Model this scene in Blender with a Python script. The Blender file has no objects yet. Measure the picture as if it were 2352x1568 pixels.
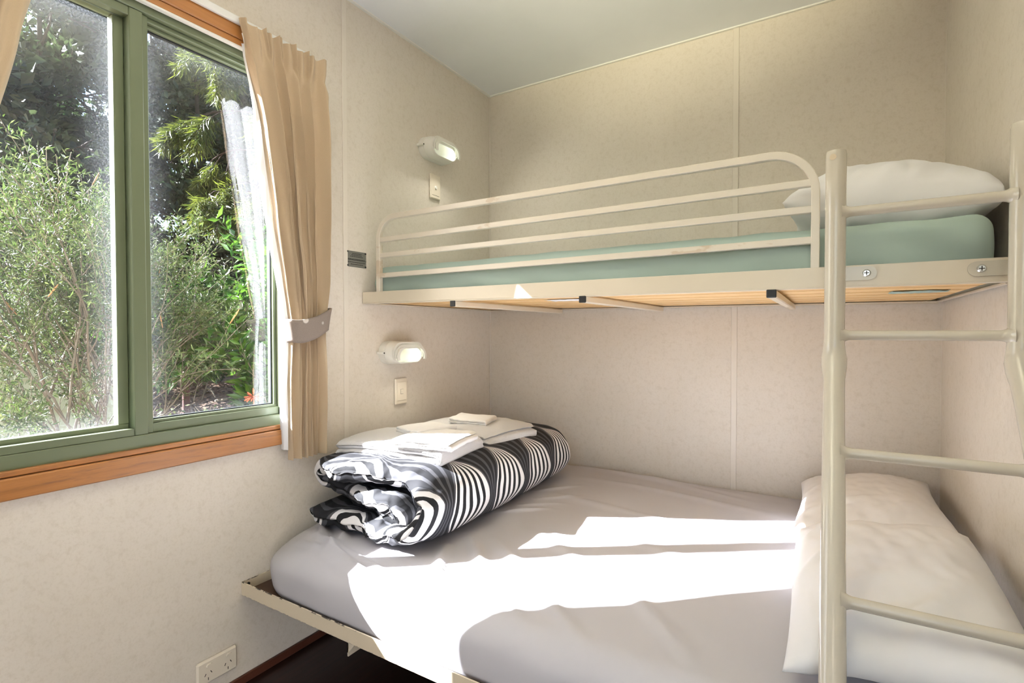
import bpy, math, random
from math import sin, cos, pi, radians, sqrt, exp, floor
from mathutils import Vector, Matrix, noise
random.seed(7)
S = bpy.context.scene
COL = S.collection
# ------------------------------------------------------------------ camera
yaw, pit, rol = radians(31.357), radians(-1.126), radians(-0.06)
Wd = Vector((-sin(yaw)*cos(pit), cos(yaw)*cos(pit), sin(pit)))
R0 = Vector((cos(yaw), sin(yaw), 0)); U0 = R0.cross(Wd)
Rt = cos(rol)*R0 + sin(rol)*U0; Up = -sin(rol)*R0 + cos(rol)*U0
CAM = Vector((1.65217, -2.47033, 1.16536))
cd = bpy.data.cameras.new('camera'); cam = bpy.data.objects.new('camera', cd); COL.objects.link(cam)
cd.sensor_width = 36; cd.lens = 36*1195.4/2352; cd.clip_start = 0.01; cd.clip_end = 300
cam.matrix_world = Matrix(((Rt.x, Up.x, -Wd.x, CAM.x), (Rt.y, Up.y, -Wd.y, CAM.y), (Rt.z, Up.z, -Wd.z, CAM.z), (0, 0, 0, 1)))
S.camera = cam
# ------------------------------------------------------------------ view, world, sun, added fill lights
S.view_settings.view_transform = 'Standard'; S.view_settings.look = 'None'
S.view_settings.exposure = 0.52; S.view_settings.gamma = 1.0; S.view_settings.use_curve_mapping = False
SUN_DIR = Vector((0.823, 0.580, -0.73)).normalized()      # the way the light travels
wl = bpy.data.worlds.new('sky'); S.world = wl; wl.use_nodes = True
nt = wl.node_tree; bg = nt.nodes['Background']
sky = nt.nodes.new('ShaderNodeTexSky'); sky.sky_type = 'NISHITA'; sky.sun_disc = False
sky.sun_elevation = radians(36); sky.sun_rotation = math.atan2(-SUN_DIR.x, -SUN_DIR.y)
sky.air_density = 1.0; sky.dust_density = 1.2
nt.links.new(sky.outputs[0], bg.inputs[0]); bg.inputs[1].default_value = 0.42
sd = bpy.data.lights.new('sun', 'SUN'); sd.energy = 44.0; sd.angle = radians(0.53); sd.color = (1.0, 1.02, 1.09)
so = bpy.data.objects.new('sun', sd); COL.objects.link(so)
so.rotation_euler = SUN_DIR.to_track_quat('-Z', 'Y').to_euler(); so.location = (-6, -4, 7)
def area(name, loc, target, size, power, color, sy=None):
    l = bpy.data.lights.new(name, 'AREA'); l.energy = power; l.color = color; l.size = size
    if sy: l.shape = 'RECTANGLE'; l.size_y = sy
    o = bpy.data.objects.new(name, l); COL.objects.link(o); o.location = loc
    o.rotation_euler = (Vector(target)-Vector(loc)).to_track_quat('-Z', 'Y').to_euler(); return o
CEILING_FILL = area('ceiling_fill_glow', (1.9, -3.3, 2.40), (1.9, -3.3, 0), 0.50, 2.5, (1.0, 0.90, 0.74))  # soft fill added out of view, given an invented ceiling fitting
UP_FILL = area('up_fill_glow', (1.15, -2.95, 1.82), (1.10, -1.95, 2.49), 0.26, 12.5, (1.0, 0.93, 0.64)); UP_FILL.data.spread = radians(58)  # added upward fill that brightens the ceiling and upper walls

# ------------------------------------------------------------------ material helpers
def new_mat(name):
    m = bpy.data.materials.new(name); m.use_nodes = True
    n = m.node_tree; b = n.nodes['Principled BSDF']; return m, n, b
def N(n, t, **k):
    x = n.nodes.new(t)
    for a, v in k.items(): setattr(x, a, v)
    return x
def val(n, sock, v):
    if isinstance(v, (int, float)): sock.default_value = v
    elif isinstance(v, tuple): sock.default_value = v if len(v) == 4 or sock.type == 'VECTOR' else v+(1,)
    else: n.links.new(v, sock)
def mth(n, op, a, b=None, c=None, clamp=False):
    x = N(n, 'ShaderNodeMath', operation=op); x.use_clamp = clamp
    val(n, x.inputs[0], a)
    if b is not None: val(n, x.inputs[1], b)
    if c is not None: val(n, x.inputs[2], c)
    return x.outputs[0]
def mixc(n, f, a, b):
    x = N(n, 'ShaderNodeMix', data_type='RGBA'); val(n, x.inputs[0], f)
    for s, v in ((x.inputs[6], a), (x.inputs[7], b)):
        if isinstance(v, tuple): s.default_value = v[:3]+(1,)
        else: n.links.new(v, s)
    return x.outputs[2]
def objco(n): return N(n, 'ShaderNodeTexCoord').outputs['Object']
def noi(n, co, scale, detail=3, rough=.5, out=0):
    x = N(n, 'ShaderNodeTexNoise'); n.links.new(co, x.inputs['Vector'])
    x.inputs['Scale'].default_value = scale; x.inputs['Detail'].default_value = detail; x.inputs['Roughness'].default_value = rough
    return x.outputs[out]
def ramp(n, f, lo, hi, a=0.0, b=1.0):
    x = N(n, 'ShaderNodeMapRange'); val(n, x.inputs[0], f); x.inputs[1].default_value = lo; x.inputs[2].default_value = hi
    x.inputs[3].default_value = a; x.inputs[4].default_value = b; return x.outputs[0]
def bump(n, b, h, strength, dist=.002):
    x = N(n, 'ShaderNodeBump'); x.inputs['Strength'].default_value = strength; x.inputs['Distance'].default_value = dist
    n.links.new(h, x.inputs['Height']); n.links.new(x.outputs[0], b.inputs['Normal'])
def scaled(n, co, s):
    x = N(n, 'ShaderNodeMapping'); n.links.new(co, x.inputs[0]); x.inputs['Scale'].default_value = s; return x.outputs[0]
def simple(name, c, rough=.5, metal=0, spec=.5, bmp=0, bscale=200, var=0):
    m, n, b = new_mat(name)
    b.inputs['Roughness'].default_value = rough; b.inputs['Metallic'].default_value = metal
    b.inputs['Specular IOR Level'].default_value = spec
    co = objco(n)
    f = noi(n, co, 6, 3)
    v = max(var, .03)
    n.links.new(mixc(n, f, tuple(x*(1-v) for x in c), tuple(min(1, x*(1+v)) for x in c)), b.inputs['Base Color'])
    if bmp: bump(n, b, noi(n, co, bscale, 3), bmp)
    return m
def wall_mat(name, c1, c2, c3):
    m, n, b = new_mat(name); co = objco(n)
    big = ramp(n, noi(n, co, 3.5, 4), .3, .7)
    fl = ramp(n, noi(n, scaled(n, co, (1, 1, 1)), 42, 6, .75), .50, .66)
    fl2 = ramp(n, noi(n, co, 130, 3, .6), .50, .72)
    base = mixc(n, big, c1, c2)
    base = mixc(n, mth(n, 'MULTIPLY', fl, .45), base, c3)
    base = mixc(n, mth(n, 'MULTIPLY', fl2, .35), base, c3)
    n.links.new(base, b.inputs['Base Color']); b.inputs['Roughness'].default_value = .62
    b.inputs['Specular IOR Level'].default_value = .3
    bump(n, b, noi(n, co, 260, 4), .12, .0015)
    return m
M = {}
M['wall'] = wall_mat('speckled_wallboard', (.725, .665, .590), (.685, .625, .545), (.575, .510, .42))
M['strip'] = simple('joint_strip', (.72, .66, .58), .45)
M['ceiling'] = simple('ceiling_paint', (.84, .86, .90), .7, bmp=.05)
M['cornice'] = simple('cornice_white', (.80, .79, .75), .5)
M['cream'] = simple('cream_powdercoat', (.68, .60, .475), .28, spec=.5, var=.02)
M['creamgrey'] = simple('cream_powdercoat_ladder', (.57, .52, .43), .18, spec=.6, var=.02)
M['black'] = simple('black_plastic', (.012, .012, .014), .45)
M['white_plastic'] = simple('white_plastic', (.80, .78, .72), .35)
M['ivory'] = simple('ivory_plastic', (.78, .70, .58), .35)
M['slot'] = simple('dark_slot', (.03, .02, .015), .8)
M['steel'] = simple('zinc_screw', (.62, .62, .60), .28, metal=1)
M['plaque'] = simple('brushed_plaque', (.22, .22, .20), .45, metal=.4)
M['ink'] = simple('black_print', (.02, .02, .02), .6)
M['track'] = simple('white_track', (.82, .82, .80), .4)
M['rubber'] = simple('glazing_rubber', (.03, .035, .04), .6)
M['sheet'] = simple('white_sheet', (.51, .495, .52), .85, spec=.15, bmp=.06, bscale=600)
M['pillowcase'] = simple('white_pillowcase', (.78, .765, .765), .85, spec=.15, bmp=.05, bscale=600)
M['green_sheet'] = simple('sage_green_sheet', (.40, .50, .455), .85, spec=.15, bmp=.06, bscale=600)
M['lining'] = simple('curtain_lining', (.84, .84, .85), .8, spec=.1, bmp=.08, bscale=500)
M['dark_under'] = simple('bed_base_board', (.10, .06, .04), .8)
def wood(name, a, b_, ax='y', rough=.4, dirt=False):
    m, n, b = new_mat(name); co = objco(n)
    sc = {'y': (60, 3, 60), 'x': (3, 60, 60)}[ax]
    g = noi(n, scaled(n, co, sc), 1.0, 5, .6)
    base = mixc(n, ramp(n, g, .3, .7), a, b_)
    if dirt:
        d = ramp(n, noi(n, scaled(n, co, (1, 5, 60)), 1.5, 5, .7), .52, .68)
        base = mixc(n, mth(n, 'MULTIPLY', d, .55), base, (.16, .07, .05))
    n.links.new(base, b.inputs['Base Color']); b.inputs['Roughness'].default_value = rough
    bump(n, b, g, .15, .001); return m
M['timber'] = wood('orange_timber', (.37, .150, .040), (.49, .215, .066), 'y', .35)
M['timber_sill'] = wood('orange_timber_sill', (.37, .150, .040), (.49, .215, .066), 'y', .35, dirt=True)
M['pine'] = wood('pine_slat', (.80, .49, .20), (.90, .62, .30), 'x', .5)
M['floor'] = wood('dark_floor', (.018, .007, .005), (.035, .012, .008), 'y', .35)
def alu():
    m, n, b = new_mat('green_aluminium'); co = objco(n)
    f = noi(n, co, 5, 3)
    n.links.new(mixc(n, f, (.135, .165, .095), (.165, .195, .115)), b.inputs['Base Color'])
    b.inputs['Roughness'].default_value = .38; b.inputs['Specular IOR Level'].default_value = .5; return m
M['alu'] = alu()
def chipped():
    m, n, b = new_mat('cream_chipped_paint'); co = objco(n)
    sp = N(n, 'ShaderNodeSeparateXYZ'); n.links.new(co, sp.inputs[0])
    top = ramp(n, sp.outputs[2], .0402, .0432); low = ramp(n, sp.outputs[2], .0032, .0008)
    nn = ramp(n, noi(n, scaled(n, co, (1, .2, 3)), 38, 4, .7), .53, .56)
    nb = ramp(n, noi(n, scaled(n, co, (1, .2, 3)), 75, 4, .7), .52, .56)
    xm = ramp(n, sp.outputs[0], .62, .50)
    f = mth(n, 'MAXIMUM', mth(n, 'MULTIPLY', mth(n, 'MULTIPLY', top, nn), xm), mth(n, 'MULTIPLY', low, nb))
    n.links.new(mixc(n, f, (.66, .565, .42), (.03, .02, .015)), b.inputs['Base Color'])
    b.inputs['Roughness'].default_value = .35; return m
M['chipped'] = chipped()
def worn():
    m, n, b = new_mat('cream_worn_paint'); co = objco(n)
    f = ramp(n, noi(n, scaled(n, co, (.5, 1, 1)), 7, 5, .7), .60, .63)
    sp = ramp(n, noi(n, co, 90, 1), .80, .82)
    c = mixc(n, mth(n, 'MULTIPLY', f, .8), (.70, .635, .53), (.58, .47, .345))
    n.links.new(mixc(n, sp, c, (.05, .04, .03)), b.inputs['Base Color'])
    b.inputs['Roughness'].default_value = .3; return m
M['worn'] = worn()
def fabric(name, a, b_, sc=900, tr=0.0):
    m, n, b = new_mat(name); co = objco(n)
    w = noi(n, scaled(n, co, (1, 1, .25)), sc, 2)
    n.links.new(mixc(n, w, a, b_), b.inputs['Base Color']); b.inputs['Roughness'].default_value = .8
    b.inputs['Specular IOR Level'].default_value = .15; b.inputs['Sheen Weight'].default_value = .15
    bump(n, b, w, .1, .001)
    if tr:
        t = N(n, 'ShaderNodeBsdfTranslucent'); t.inputs[0].default_value = (*a, 1)
        mx = N(n, 'ShaderNodeMixShader'); mx.inputs[0].default_value = tr
        n.links.new(b.outputs[0], mx.inputs[1]); n.links.new(t.outputs[0], mx.inputs[2])
        n.links.new(mx.outputs[0], n.nodes['Material Output'].inputs[0])
    return m
M['curtain'] = fabric('tan_curtain_cloth', (.52, .405, .275), (.59, .46, .32), tr=.04)
M['hem'] = fabric('cream_hem_cloth', (.66, .56, .42), (.72, .62, .48))
def tie():
    m, n, b = new_mat('spotted_tieback_cloth'); co = objco(n)
    w = noi(n, co, 500, 3); base = mixc(n, w, (.19, .15, .125), (.29, .24, .205))
    v = N(n, 'ShaderNodeTexVoronoi'); v.inputs['Scale'].default_value = 15; v.inputs['Randomness'].default_value = .35
    n.links.new(scaled(n, co, (.45, 1, 1)), v.inputs['Vector'])
    d = ramp(n, v.outputs[0], .20, .16)
    n.links.new(mixc(n, mth(n, 'MULTIPLY', d, .8), base, (.72, .66, .62)), b.inputs['Base Color'])
    b.inputs['Roughness'].default_value = .9; bump(n, b, w, .3, .001); return m
M['tie'] = tie()
def terry():
    m, n, b = new_mat('white_terry_cloth'); co = objco(n)
    b.inputs['Base Color'].default_value = (.83, .80, .78, 1); b.inputs['Roughness'].default_value = .95
    b.inputs['Specular IOR Level'].default_value = .05; b.inputs['Sheen Weight'].default_value = .3
    bump(n, b, noi(n, co, 300, 3, .7), 1.0, .006); return m
M['terry'] = terry()
M['linen'] = simple('smooth_white_towelling', (.82, .79, .76), .9, spec=.1, bmp=.3, bscale=700)
def duvet_mat():
    m, n, b = new_mat('black_leaf_print_cotton')
    uv = N(n, 'ShaderNodeTexCoord').outputs['UV']; sp = N(n, 'ShaderNodeSeparateXYZ')
    co = objco(n)
    nv = N(n, 'ShaderNodeVectorMath', operation='SCALE'); n.links.new(noi(n, co, 7, 2, out=1), nv.inputs[0]); nv.inputs['Scale'].default_value = .02
    ad = N(n, 'ShaderNodeVectorMath', operation='ADD'); n.links.new(uv, ad.inputs[0]); n.links.new(nv.outputs[0], ad.inputs[1])
    n.links.new(ad.outputs[0], sp.inputs[0])
    u, v = sp.outputs[0], sp.outputs[1]          # metres round the roll, metres along the roll
    P, H = .24, .30
    row = mth(n, 'DIVIDE', mth(n, 'ADD', u, .14), H)
    ur = mth(n, 'FRACT', row)
    odd = mth(n, 'MODULO', mth(n, 'FLOOR', mth(n, 'ABSOLUTE', row)), 2.0)
    vv = mth(n, 'ADD', mth(n, 'DIVIDE', v, P), mth(n, 'MULTIPLY', odd, 0.0))
    fv = mth(n, 'SUBTRACT', mth(n, 'FRACT', vv), .5)             # -.5..+.5, leaf axis at 0
    skew = mth(n, 'MULTIPLY', mth(n, 'SINE', mth(n, 'MULTIPLY', ur, 2*pi)), .05)
    fv = mth(n, 'ADD', fv, skew)
    s = mth(n, 'SINE', mth(n, 'MULTIPLY', mth(n, 'POWER', ur, .8), pi))
    gA = mth(n, 'ADD', mth(n, 'MULTIPLY', mth(n, 'MULTIPLY', s, s), .40), .006)
    afv = mth(n, 'ABSOLUTE', fv)
    inA = mth(n, 'LESS_THAN', afv, gA)
    wA = mth(n, 'DIVIDE', fv, gA)
    gB = mth(n, 'SUBTRACT', .5, gA)
    wB = mth(n, 'DIVIDE', mth(n, 'SUBTRACT', .5, afv), gB)
    stA = mth(n, 'GREATER_THAN', mth(n, 'SINE', mth(n, 'MULTIPLY', wA, 4.5*2*pi*.60)), -.05)
    stB = mth(n, 'GREATER_THAN', mth(n, 'SINE', mth(n, 'ADD', mth(n, 'MULTIPLY', wB, 2.2*2*pi), 1.2)), .35)
    rim = mth(n, 'GREATER_THAN', mth(n, 'ABSOLUTE', wA), .93)
    whA = mth(n, 'MAXIMUM', stA, rim)
    cA = mixc(n, whA, (.018, .018, .02), (.78, .76, .76))
    cB = mixc(n, stB, (.022, .022, .025), (.085, .085, .095))
    n.links.new(mixc(n, inA, cB, cA), b.inputs['Base Color'])
    b.inputs['Roughness'].default_value = .8; b.inputs['Specular IOR Level'].default_value = .2
    bump(n, b, noi(n, co, 500, 2), .08, .001); return m
M['duvet'] = duvet_mat()
def pane_mat(name, dust, edge, lo, hi):
    """thin clear pane: transparent + mirror by angle, with dust lying on it (more near the glazing beads)"""
    m, n, b = new_mat(name); co = objco(n); n.nodes.remove(b)
    out = n.nodes['Material Output']
    tr = N(n, 'ShaderNodeBsdfTransparent'); tr.inputs[0].default_value = (.97, .985, .97, 1)
    gl = N(n, 'ShaderNodeBsdfGlossy'); gl.inputs['Roughness'].default_value = .0; gl.inputs[0].default_value = (1, 1, 1, 1)
    lw = N(n, 'ShaderNodeLayerWeight'); lw.inputs[0].default_value = .5
    f5 = mth(n, 'POWER', lw.outputs['Facing'], 5.0); F = mth(n, 'ADD', mth(n, 'MULTIPLY', f5, .90), .07)
    mx = N(n, 'ShaderNodeMixShader'); n.links.new(F, mx.inputs[0]); n.links.new(tr.outputs[0], mx.inputs[1]); n.links.new(gl.outputs[0], mx.inputs[2])
    df = N(n, 'ShaderNodeBsdfDiffuse'); df.inputs[0].default_value = (.75, .8, .85, 1)
    tl = N(n, 'ShaderNodeBsdfTranslucent'); tl.inputs[0].default_value = (.75, .8, .85, 1)
    dm = N(n, 'ShaderNodeMixShader'); dm.inputs[0].default_value = .6; n.links.new(df.outputs[0], dm.inputs[1]); n.links.new(tl.outputs[0], dm.inputs[2])
    sp = N(n, 'ShaderNodeSeparateXYZ'); n.links.new(co, sp.inputs[0])
    y, z = sp.outputs[1], sp.outputs[2]
    ey = mth(n, 'MAXIMUM', ramp(n, y, lo[0]+.10, lo[0]), ramp(n, y, hi[0]-.10, hi[0]))
    ez = mth(n, 'MAXIMUM', ramp(n, z, lo[1]+.07, lo[1]), ramp(n, z, hi[1]-.14, hi[1]))
    e = mth(n, 'MAXIMUM', ey, ez); e = mth(n, 'POWER', e, 2.2)
    big = noi(n, co, 4, 4, .6); fine = ramp(n, noi(n, co, 260, 2, .6), .45, .75)
    d = mth(n, 'MULTIPLY', mth(n, 'ADD', mth(n, 'MULTIPLY', ramp(n, big, .3, .75), dust), mth(n, 'MULTIPLY', e, edge)), mth(n, 'ADD', mth(n, 'MULTIPLY', fine, .9), .35), clamp=True)
    m2 = N(n, 'ShaderNodeMixShader'); n.links.new(d, m2.inputs[0]); n.links.new(mx.outputs[0], m2.inputs[1]); n.links.new(dm.outputs[0], m2.inputs[2])
    n.links.new(m2.outputs[0], out.inputs[0]); return m
def lens_mat():
    m, n, b = new_mat('lit_lens'); co = objco(n)
    b.inputs['Base Color'].default_value = (.85, .87, .75, 1); b.inputs['Roughness'].default_value = .15
    sp = N(n, 'ShaderNodeSeparateXYZ'); n.links.new(co, sp.inputs[0])
    b.inputs['Emission Color'].default_value = (.93, 1.0, .80, 1)
    n.links.new(ramp(n, sp.outputs[1], -.04, .05, .18, .95), b.inputs['Emission Strength'])
    return m
M['lens'] = lens_mat()
def leaf_mat(name, cols, tr=.35, rough=.45):
    m, n, b = new_mat(name)
    g = N(n, 'ShaderNodeNewGeometry'); cr = N(n, 'ShaderNodeValToRGB'); n.links.new(g.outputs['Random Per Island'], cr.inputs[0])
    el = cr.color_ramp.elements
    for i, c in enumerate(cols):
        p = i/(len(cols)-1)
        if i < 2: el[i].position = p if i == 0 else 1.0; el[i].color = (*c, 1)
    cols = [tuple(v*.62 for v in c) for c in cols]
    el[0].color = (*cols[0], 1); el[-1].color = (*cols[-1], 1)
    for i, c in enumerate(cols[1:-1]):
        e = el.new((i+1)/(len(cols)-1)); e.color = (*c, 1)
    n.links.new(cr.outputs[0], b.inputs['Base Color']); b.inputs['Roughness'].default_value = rough
    b.inputs['Specular IOR Level'].default_value = .5
    t = N(n, 'ShaderNodeBsdfTranslucent'); n.links.new(cr.outputs[0], t.inputs[0])
    mx = N(n, 'ShaderNodeMixShader'); mx.inputs[0].default_value = tr
    n.links.new(b.outputs[0], mx.inputs[1]); n.links.new(t.outputs[0], mx.inputs[2]); n.links.new(mx.outputs[0], n.nodes['Material Output'].inputs[0])
    return m
M['leaf_olive'] = leaf_mat('bottlebrush_leaves', [(.035, .07, .012), (.10, .16, .03), (.20, .235, .085), (.045, .09, .016)])
M['leaf_dark'] = leaf_mat('dark_tree_leaves', [(.010, .024, .009), (.030, .058, .018), (.085, .12, .045), (.018, .036, .012)])
M['leaf_yellow'] = leaf_mat('yellow_green_needles', [(.08, .11, .012), (.19, .22, .03), (.13, .16, .022), (.04, .07, .012)])
M['leaf_bright'] = leaf_mat('bright_green_leaves', [(.025, .09, .010), (.06, .18, .016), (.14, .29, .03), (.02, .055, .010)], .4, .3)
M['leaf_red'] = leaf_mat('red_bush_leaves', [(.42, .03, .03), (.30, .02, .04), (.55, .10, .05)])
M['leaf_orange'] = leaf_mat('orange_petals', [(.85, .16, .05), (.90, .28, .12)])
M['bark'] = simple('grey_brown_bark', (.135, .105, .075), .85, bmp=.5, bscale=60, var=.3)
M['dark_bark'] = simple('dark_bark', (.045, .025, .02), .9, bmp=.5, bscale=60, var=.3)
M['twig'] = simple('dry_twig', (.17, .135, .095), .8, var=.2)
M['iron'] = simple('rusty_post', (.07, .022, .018), .8)
def mulch():
    m, n, b = new_mat('bark_mulch'); co = objco(n)
    v = N(n, 'ShaderNodeTexVoronoi'); v.inputs['Scale'].default_value = 16; n.links.new(scaled(n, co, (1, 1.6, 1)), v.inputs['Vector'])
    cr = N(n, 'ShaderNodeValToRGB'); n.links.new(v.outputs['Color'], cr.inputs[0])
    cr.color_ramp.elements[0].color = (.05, .025, .015, 1); cr.color_ramp.elements[1].color = (.42, .25, .15, 1)
    n.links.new(cr.outputs[0], b.inputs['Base Color']); b.inputs['Roughness'].default_value = .9
    bump(n, b, v.outputs[0], 1.0, .03); return m
M['mulch'] = mulch()
def boards():
    m, n, b = new_mat('cream_weatherboard'); co = objco(n)
    f = noi(n, co, 4, 4); n.links.new(mixc(n, f, (.46, .46, .29), (.52, .52, .36)), b.inputs['Base Color']); b.inputs['Roughness'].default_value = .6; return m
M['boards'] = boards()
M['roof'] = simple('grey_roof', (.25, .26, .26), .5)
M['skin_out'] = simple('cabin_cladding', (.5, .5, .42), .6)

# ------------------------------------------------------------------ mesh builder
class MB:
    def __init__(s): s.v = []; s.f = []; s.uv = None; s.flat = False
    def add(s, vs, fs):
        o = len(s.v); s.v += [tuple(p) for p in vs]; s.f += [tuple(i+o for i in f) for f in fs]; return s
    def box(s, x0, x1, y0, y1, z0, z1, bev=0.0):
        if bev <= 0:
            P = [(x, y, z) for z in (z0, z1) for y in (y0, y1) for x in (x0, x1)]
            return s.add(P, [(0, 2, 3, 1), (4, 5, 7, 6), (0, 1, 5, 4), (2, 6, 7, 3), (0, 4, 6, 2), (1, 3, 7, 5)])
        b = min(bev, (x1-x0)/2.01, (y1-y0)/2.01, (z1-z0)/2.01)
        # each corner becomes three points
        vs = []; idx = {}
        for i, (x, sx) in enumerate(((x0, 1), (x1, -1))):
            for j, (y, sy) in enumerate(((y0, 1), (y1, -1))):
                for k, (z, sz) in enumerate(((z0, 1), (z1, -1))):
                    idx[i, j, k, 'x'] = len(vs); vs.append((x, y+sy*b, z+sz*b))
                    idx[i, j, k, 'y'] = len(vs); vs.append((x+sx*b, y, z+sz*b))
                    idx[i, j, k, 'z'] = len(vs); vs.append((x+sx*b, y+sy*b, z))
        F = []
        for i in (0, 1):
            q = [idx[i, 0, 0, 'x'], idx[i, 1, 0, 'x'], idx[i, 1, 1, 'x'], idx[i, 0, 1, 'x']]; F.append(q if i else q[::-1])
            q = [idx[0, i, 0, 'y'], idx[1, i, 0, 'y'], idx[1, i, 1, 'y'], idx[0, i, 1, 'y']]; F.append(q[::-1] if i else q)
            q = [idx[0, 0, i, 'z'], idx[1, 0, i, 'z'], idx[1, 1, i, 'z'], idx[0, 1, i, 'z']]; F.append(q if i else q[::-1])
        for a in (0, 1):
            for c in (0, 1):
                F.append([idx[0, a, c, 'y'], idx[1, a, c, 'y'], idx[1, a, c, 'z'], idx[0, a, c, 'z']])
                F.append([idx[a, 0, c, 'x'], idx[a, 1, c, 'x'], idx[a, 1, c, 'z'], idx[a, 0, c, 'z']])
                F.append([idx[a, c, 0, 'x'], idx[a, c, 1, 'x'], idx[a, c, 1, 'y'], idx[a, c, 0, 'y']])
        for i in (0, 1):
            for j in (0, 1):
                for k in (0, 1): F.append([idx[i, j, k, 'x'], idx[i, j, k, 'y'], idx[i, j, k, 'z']])
        return s.add(vs, F)
    def grid(s, fn, nu, nv, closeu=False):
        o = len(s.v); m = nu if closeu else nu+1
        for j in range(nv+1):
            for i in range(m): s.v.append(tuple(fn(i/nu, j/nv)))
        for j in range(nv):
            for i in range(nu):
                a = o+j*m+i; b = o+j*m+(i+1) % m; c = o+(j+1)*m+(i+1) % m; d = o+(j+1)*m+i
                s.f.append((a, b, c, d))
        return s
    def tube(s, pts, r, n=12, caps=True, sq=False, rfn=None, flat=1.0, domes=(False, False)):
        pts = [Vector(p) for p in pts]; L = len(pts); o = len(s.v)
        T = []
        for i in range(L):
            t = (pts[min(i+1, L-1)]-pts[max(i-1, 0)]).normalized(); T.append(t)
        up = Vector((0, 0, 1)) if abs(T[0].z) < .9 else Vector((0, 1, 0))
        nrm = (up-T[0]*up.dot(T[0])).normalized(); prev = T[0]
        for i in range(L):
            t = T[i]
            q = prev.rotation_difference(t); nrm = (q @ nrm); nrm = (nrm-t*nrm.dot(t)).normalized(); prev = t
            bn = t.cross(nrm)
            rr = rfn(i/(L-1)) if rfn else (r[i] if isinstance(r, (list, tuple)) else r)
            if sq:
                c = rr*.14; prof = []
                for (a, b) in ((1, 1), (-1, 1), (-1, -1), (1, -1)):
                    P1 = (a*(rr), b*(rr-c)); P2 = (a*(rr-c), b*rr)
                    prof += [P1, P2] if a*b > 0 else [P2, P1]
                for (a, b) in prof: s.v.append(tuple(pts[i]+nrm*a*flat+bn*b))
            else:
                for k in range(n):
                    a = 2*pi*k/n; s.v.append(tuple(pts[i]+nrm*cos(a)*rr*flat+bn*sin(a)*rr))
        k = 8 if sq else n
        for i in range(L-1):
            for j in range(k):
                s.f.append((o+i*k+j, o+i*k+(j+1) % k, o+(i+1)*k+(j+1) % k, o+(i+1)*k+j))
        if caps:
            s.f.append(tuple(o+j for j in range(k))[::-1]); s.f.append(tuple(o+(L-1)*k+j for j in range(k)))
        return s
    def cyl(s, c, ax, r, h, n=20, r2=None):
        c = Vector(c); ax = Vector(ax).normalized(); return s.tube([c, c+ax*h], [r, r if r2 is None else r2], n)
    def poly_ext(s, poly, origin, ea, eb, en, depth):
        """extrude a 2-D outline"""
        origin = Vector(origin); ea = Vector(ea); eb = Vector(eb); en = Vector(en); n = len(poly)
        a = [origin+ea*p[0]+eb*p[1] for p in poly]; b = [p+en*depth for p in a]
        F = [tuple(range(n))[::-1], tuple(range(n, 2*n))]+[(i, (i+1) % n, n+(i+1) % n, n+i) for i in range(n)]
        return s.add(a+b, F)
def wloc(o):
    v = Vector(o.location)
    while o.parent: o = o.parent; v += Vector(o.location)
    return v
def obj(name, mb, mat, parent=None, smooth=None, loc=None, sub=0, bevel=0, uvs=None, solid=0):
    me = bpy.data.meshes.new(name)
    org = Vector(loc) if loc is not None else Vector((0, 0, 0))
    tot = org if parent is None else (wloc(parent)+org if loc is None else org)
    if parent is not None and loc is None: tot = wloc(parent)
    V = [(p[0]-tot.x, p[1]-tot.y, p[2]-tot.z) for p in mb.v]
    me.from_pydata(V, [], mb.f); me.update()
    if mb.uv:
        ul = me.uv_layers.new(name='UVMap')
        for lp in me.loops: ul.data[lp.index].uv = mb.uv[lp.vertex_index]
    me.materials.append(mat)
    o = bpy.data.objects.new(name, me); COL.objects.link(o)
    if parent is not None: o.parent = parent; o.location = tot-wloc(parent)
    else: o.location = tot
    if smooth is not None:
        for p in me.polygons: p.use_smooth = True
        if smooth < 180: 
            try: me.set_sharp_from_angle(angle=radians(smooth))
            except Exception: pass
    if bevel:
        b = o.modifiers.new('bevel', 'BEVEL'); b.width = bevel; b.segments = 2; b.limit_method = 'ANGLE'
    if solid:
        b = o.modifiers.new('solid', 'SOLIDIFY'); b.thickness = solid; b.offset = 0
    if sub:
        b = o.modifiers.new('sub', 'SUBSURF'); b.levels = sub; b.render_levels = sub
    return o
def tag(o, label=None, cat=None, group=None, kind=None):
    if label: o['label'] = label
    if cat: o['category'] = cat
    if group: o['group'] = group
    if kind: o['kind'] = kind
    return o
def thing(name, loc, label, cat, group=None):
    o = bpy.data.objects.new(name, None); COL.objects.link(o); o.location = loc; o.empty_display_size = .05
    return tag(o, label, cat, group)
def struct(name, mb, mat, **k): return tag(obj(name, mb, mat, **k), kind='structure')
def copy_tree(o, parent=None):
    c = o.copy(); COL.objects.link(c); c.parent = parent
    for ch in list(o.children): copy_tree(ch, c)
    return c
def fbm(x, y, z, o=4): return noise.fractal(Vector((x, y, z)), 1.0, 2.0, o)
def nz(x, y, z): return noise.noise(Vector((x, y, z)))
def segd(px, py, a, b):
    ax, ay = a; bx, by = b; dx, dy = bx-ax, by-ay; L = dx*dx+dy*dy
    t = max(0, min(1, ((px-ax)*dx+(py-ay)*dy)/L)); return sqrt((px-ax-t*dx)**2+(py-ay-t*dy)**2), t

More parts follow.
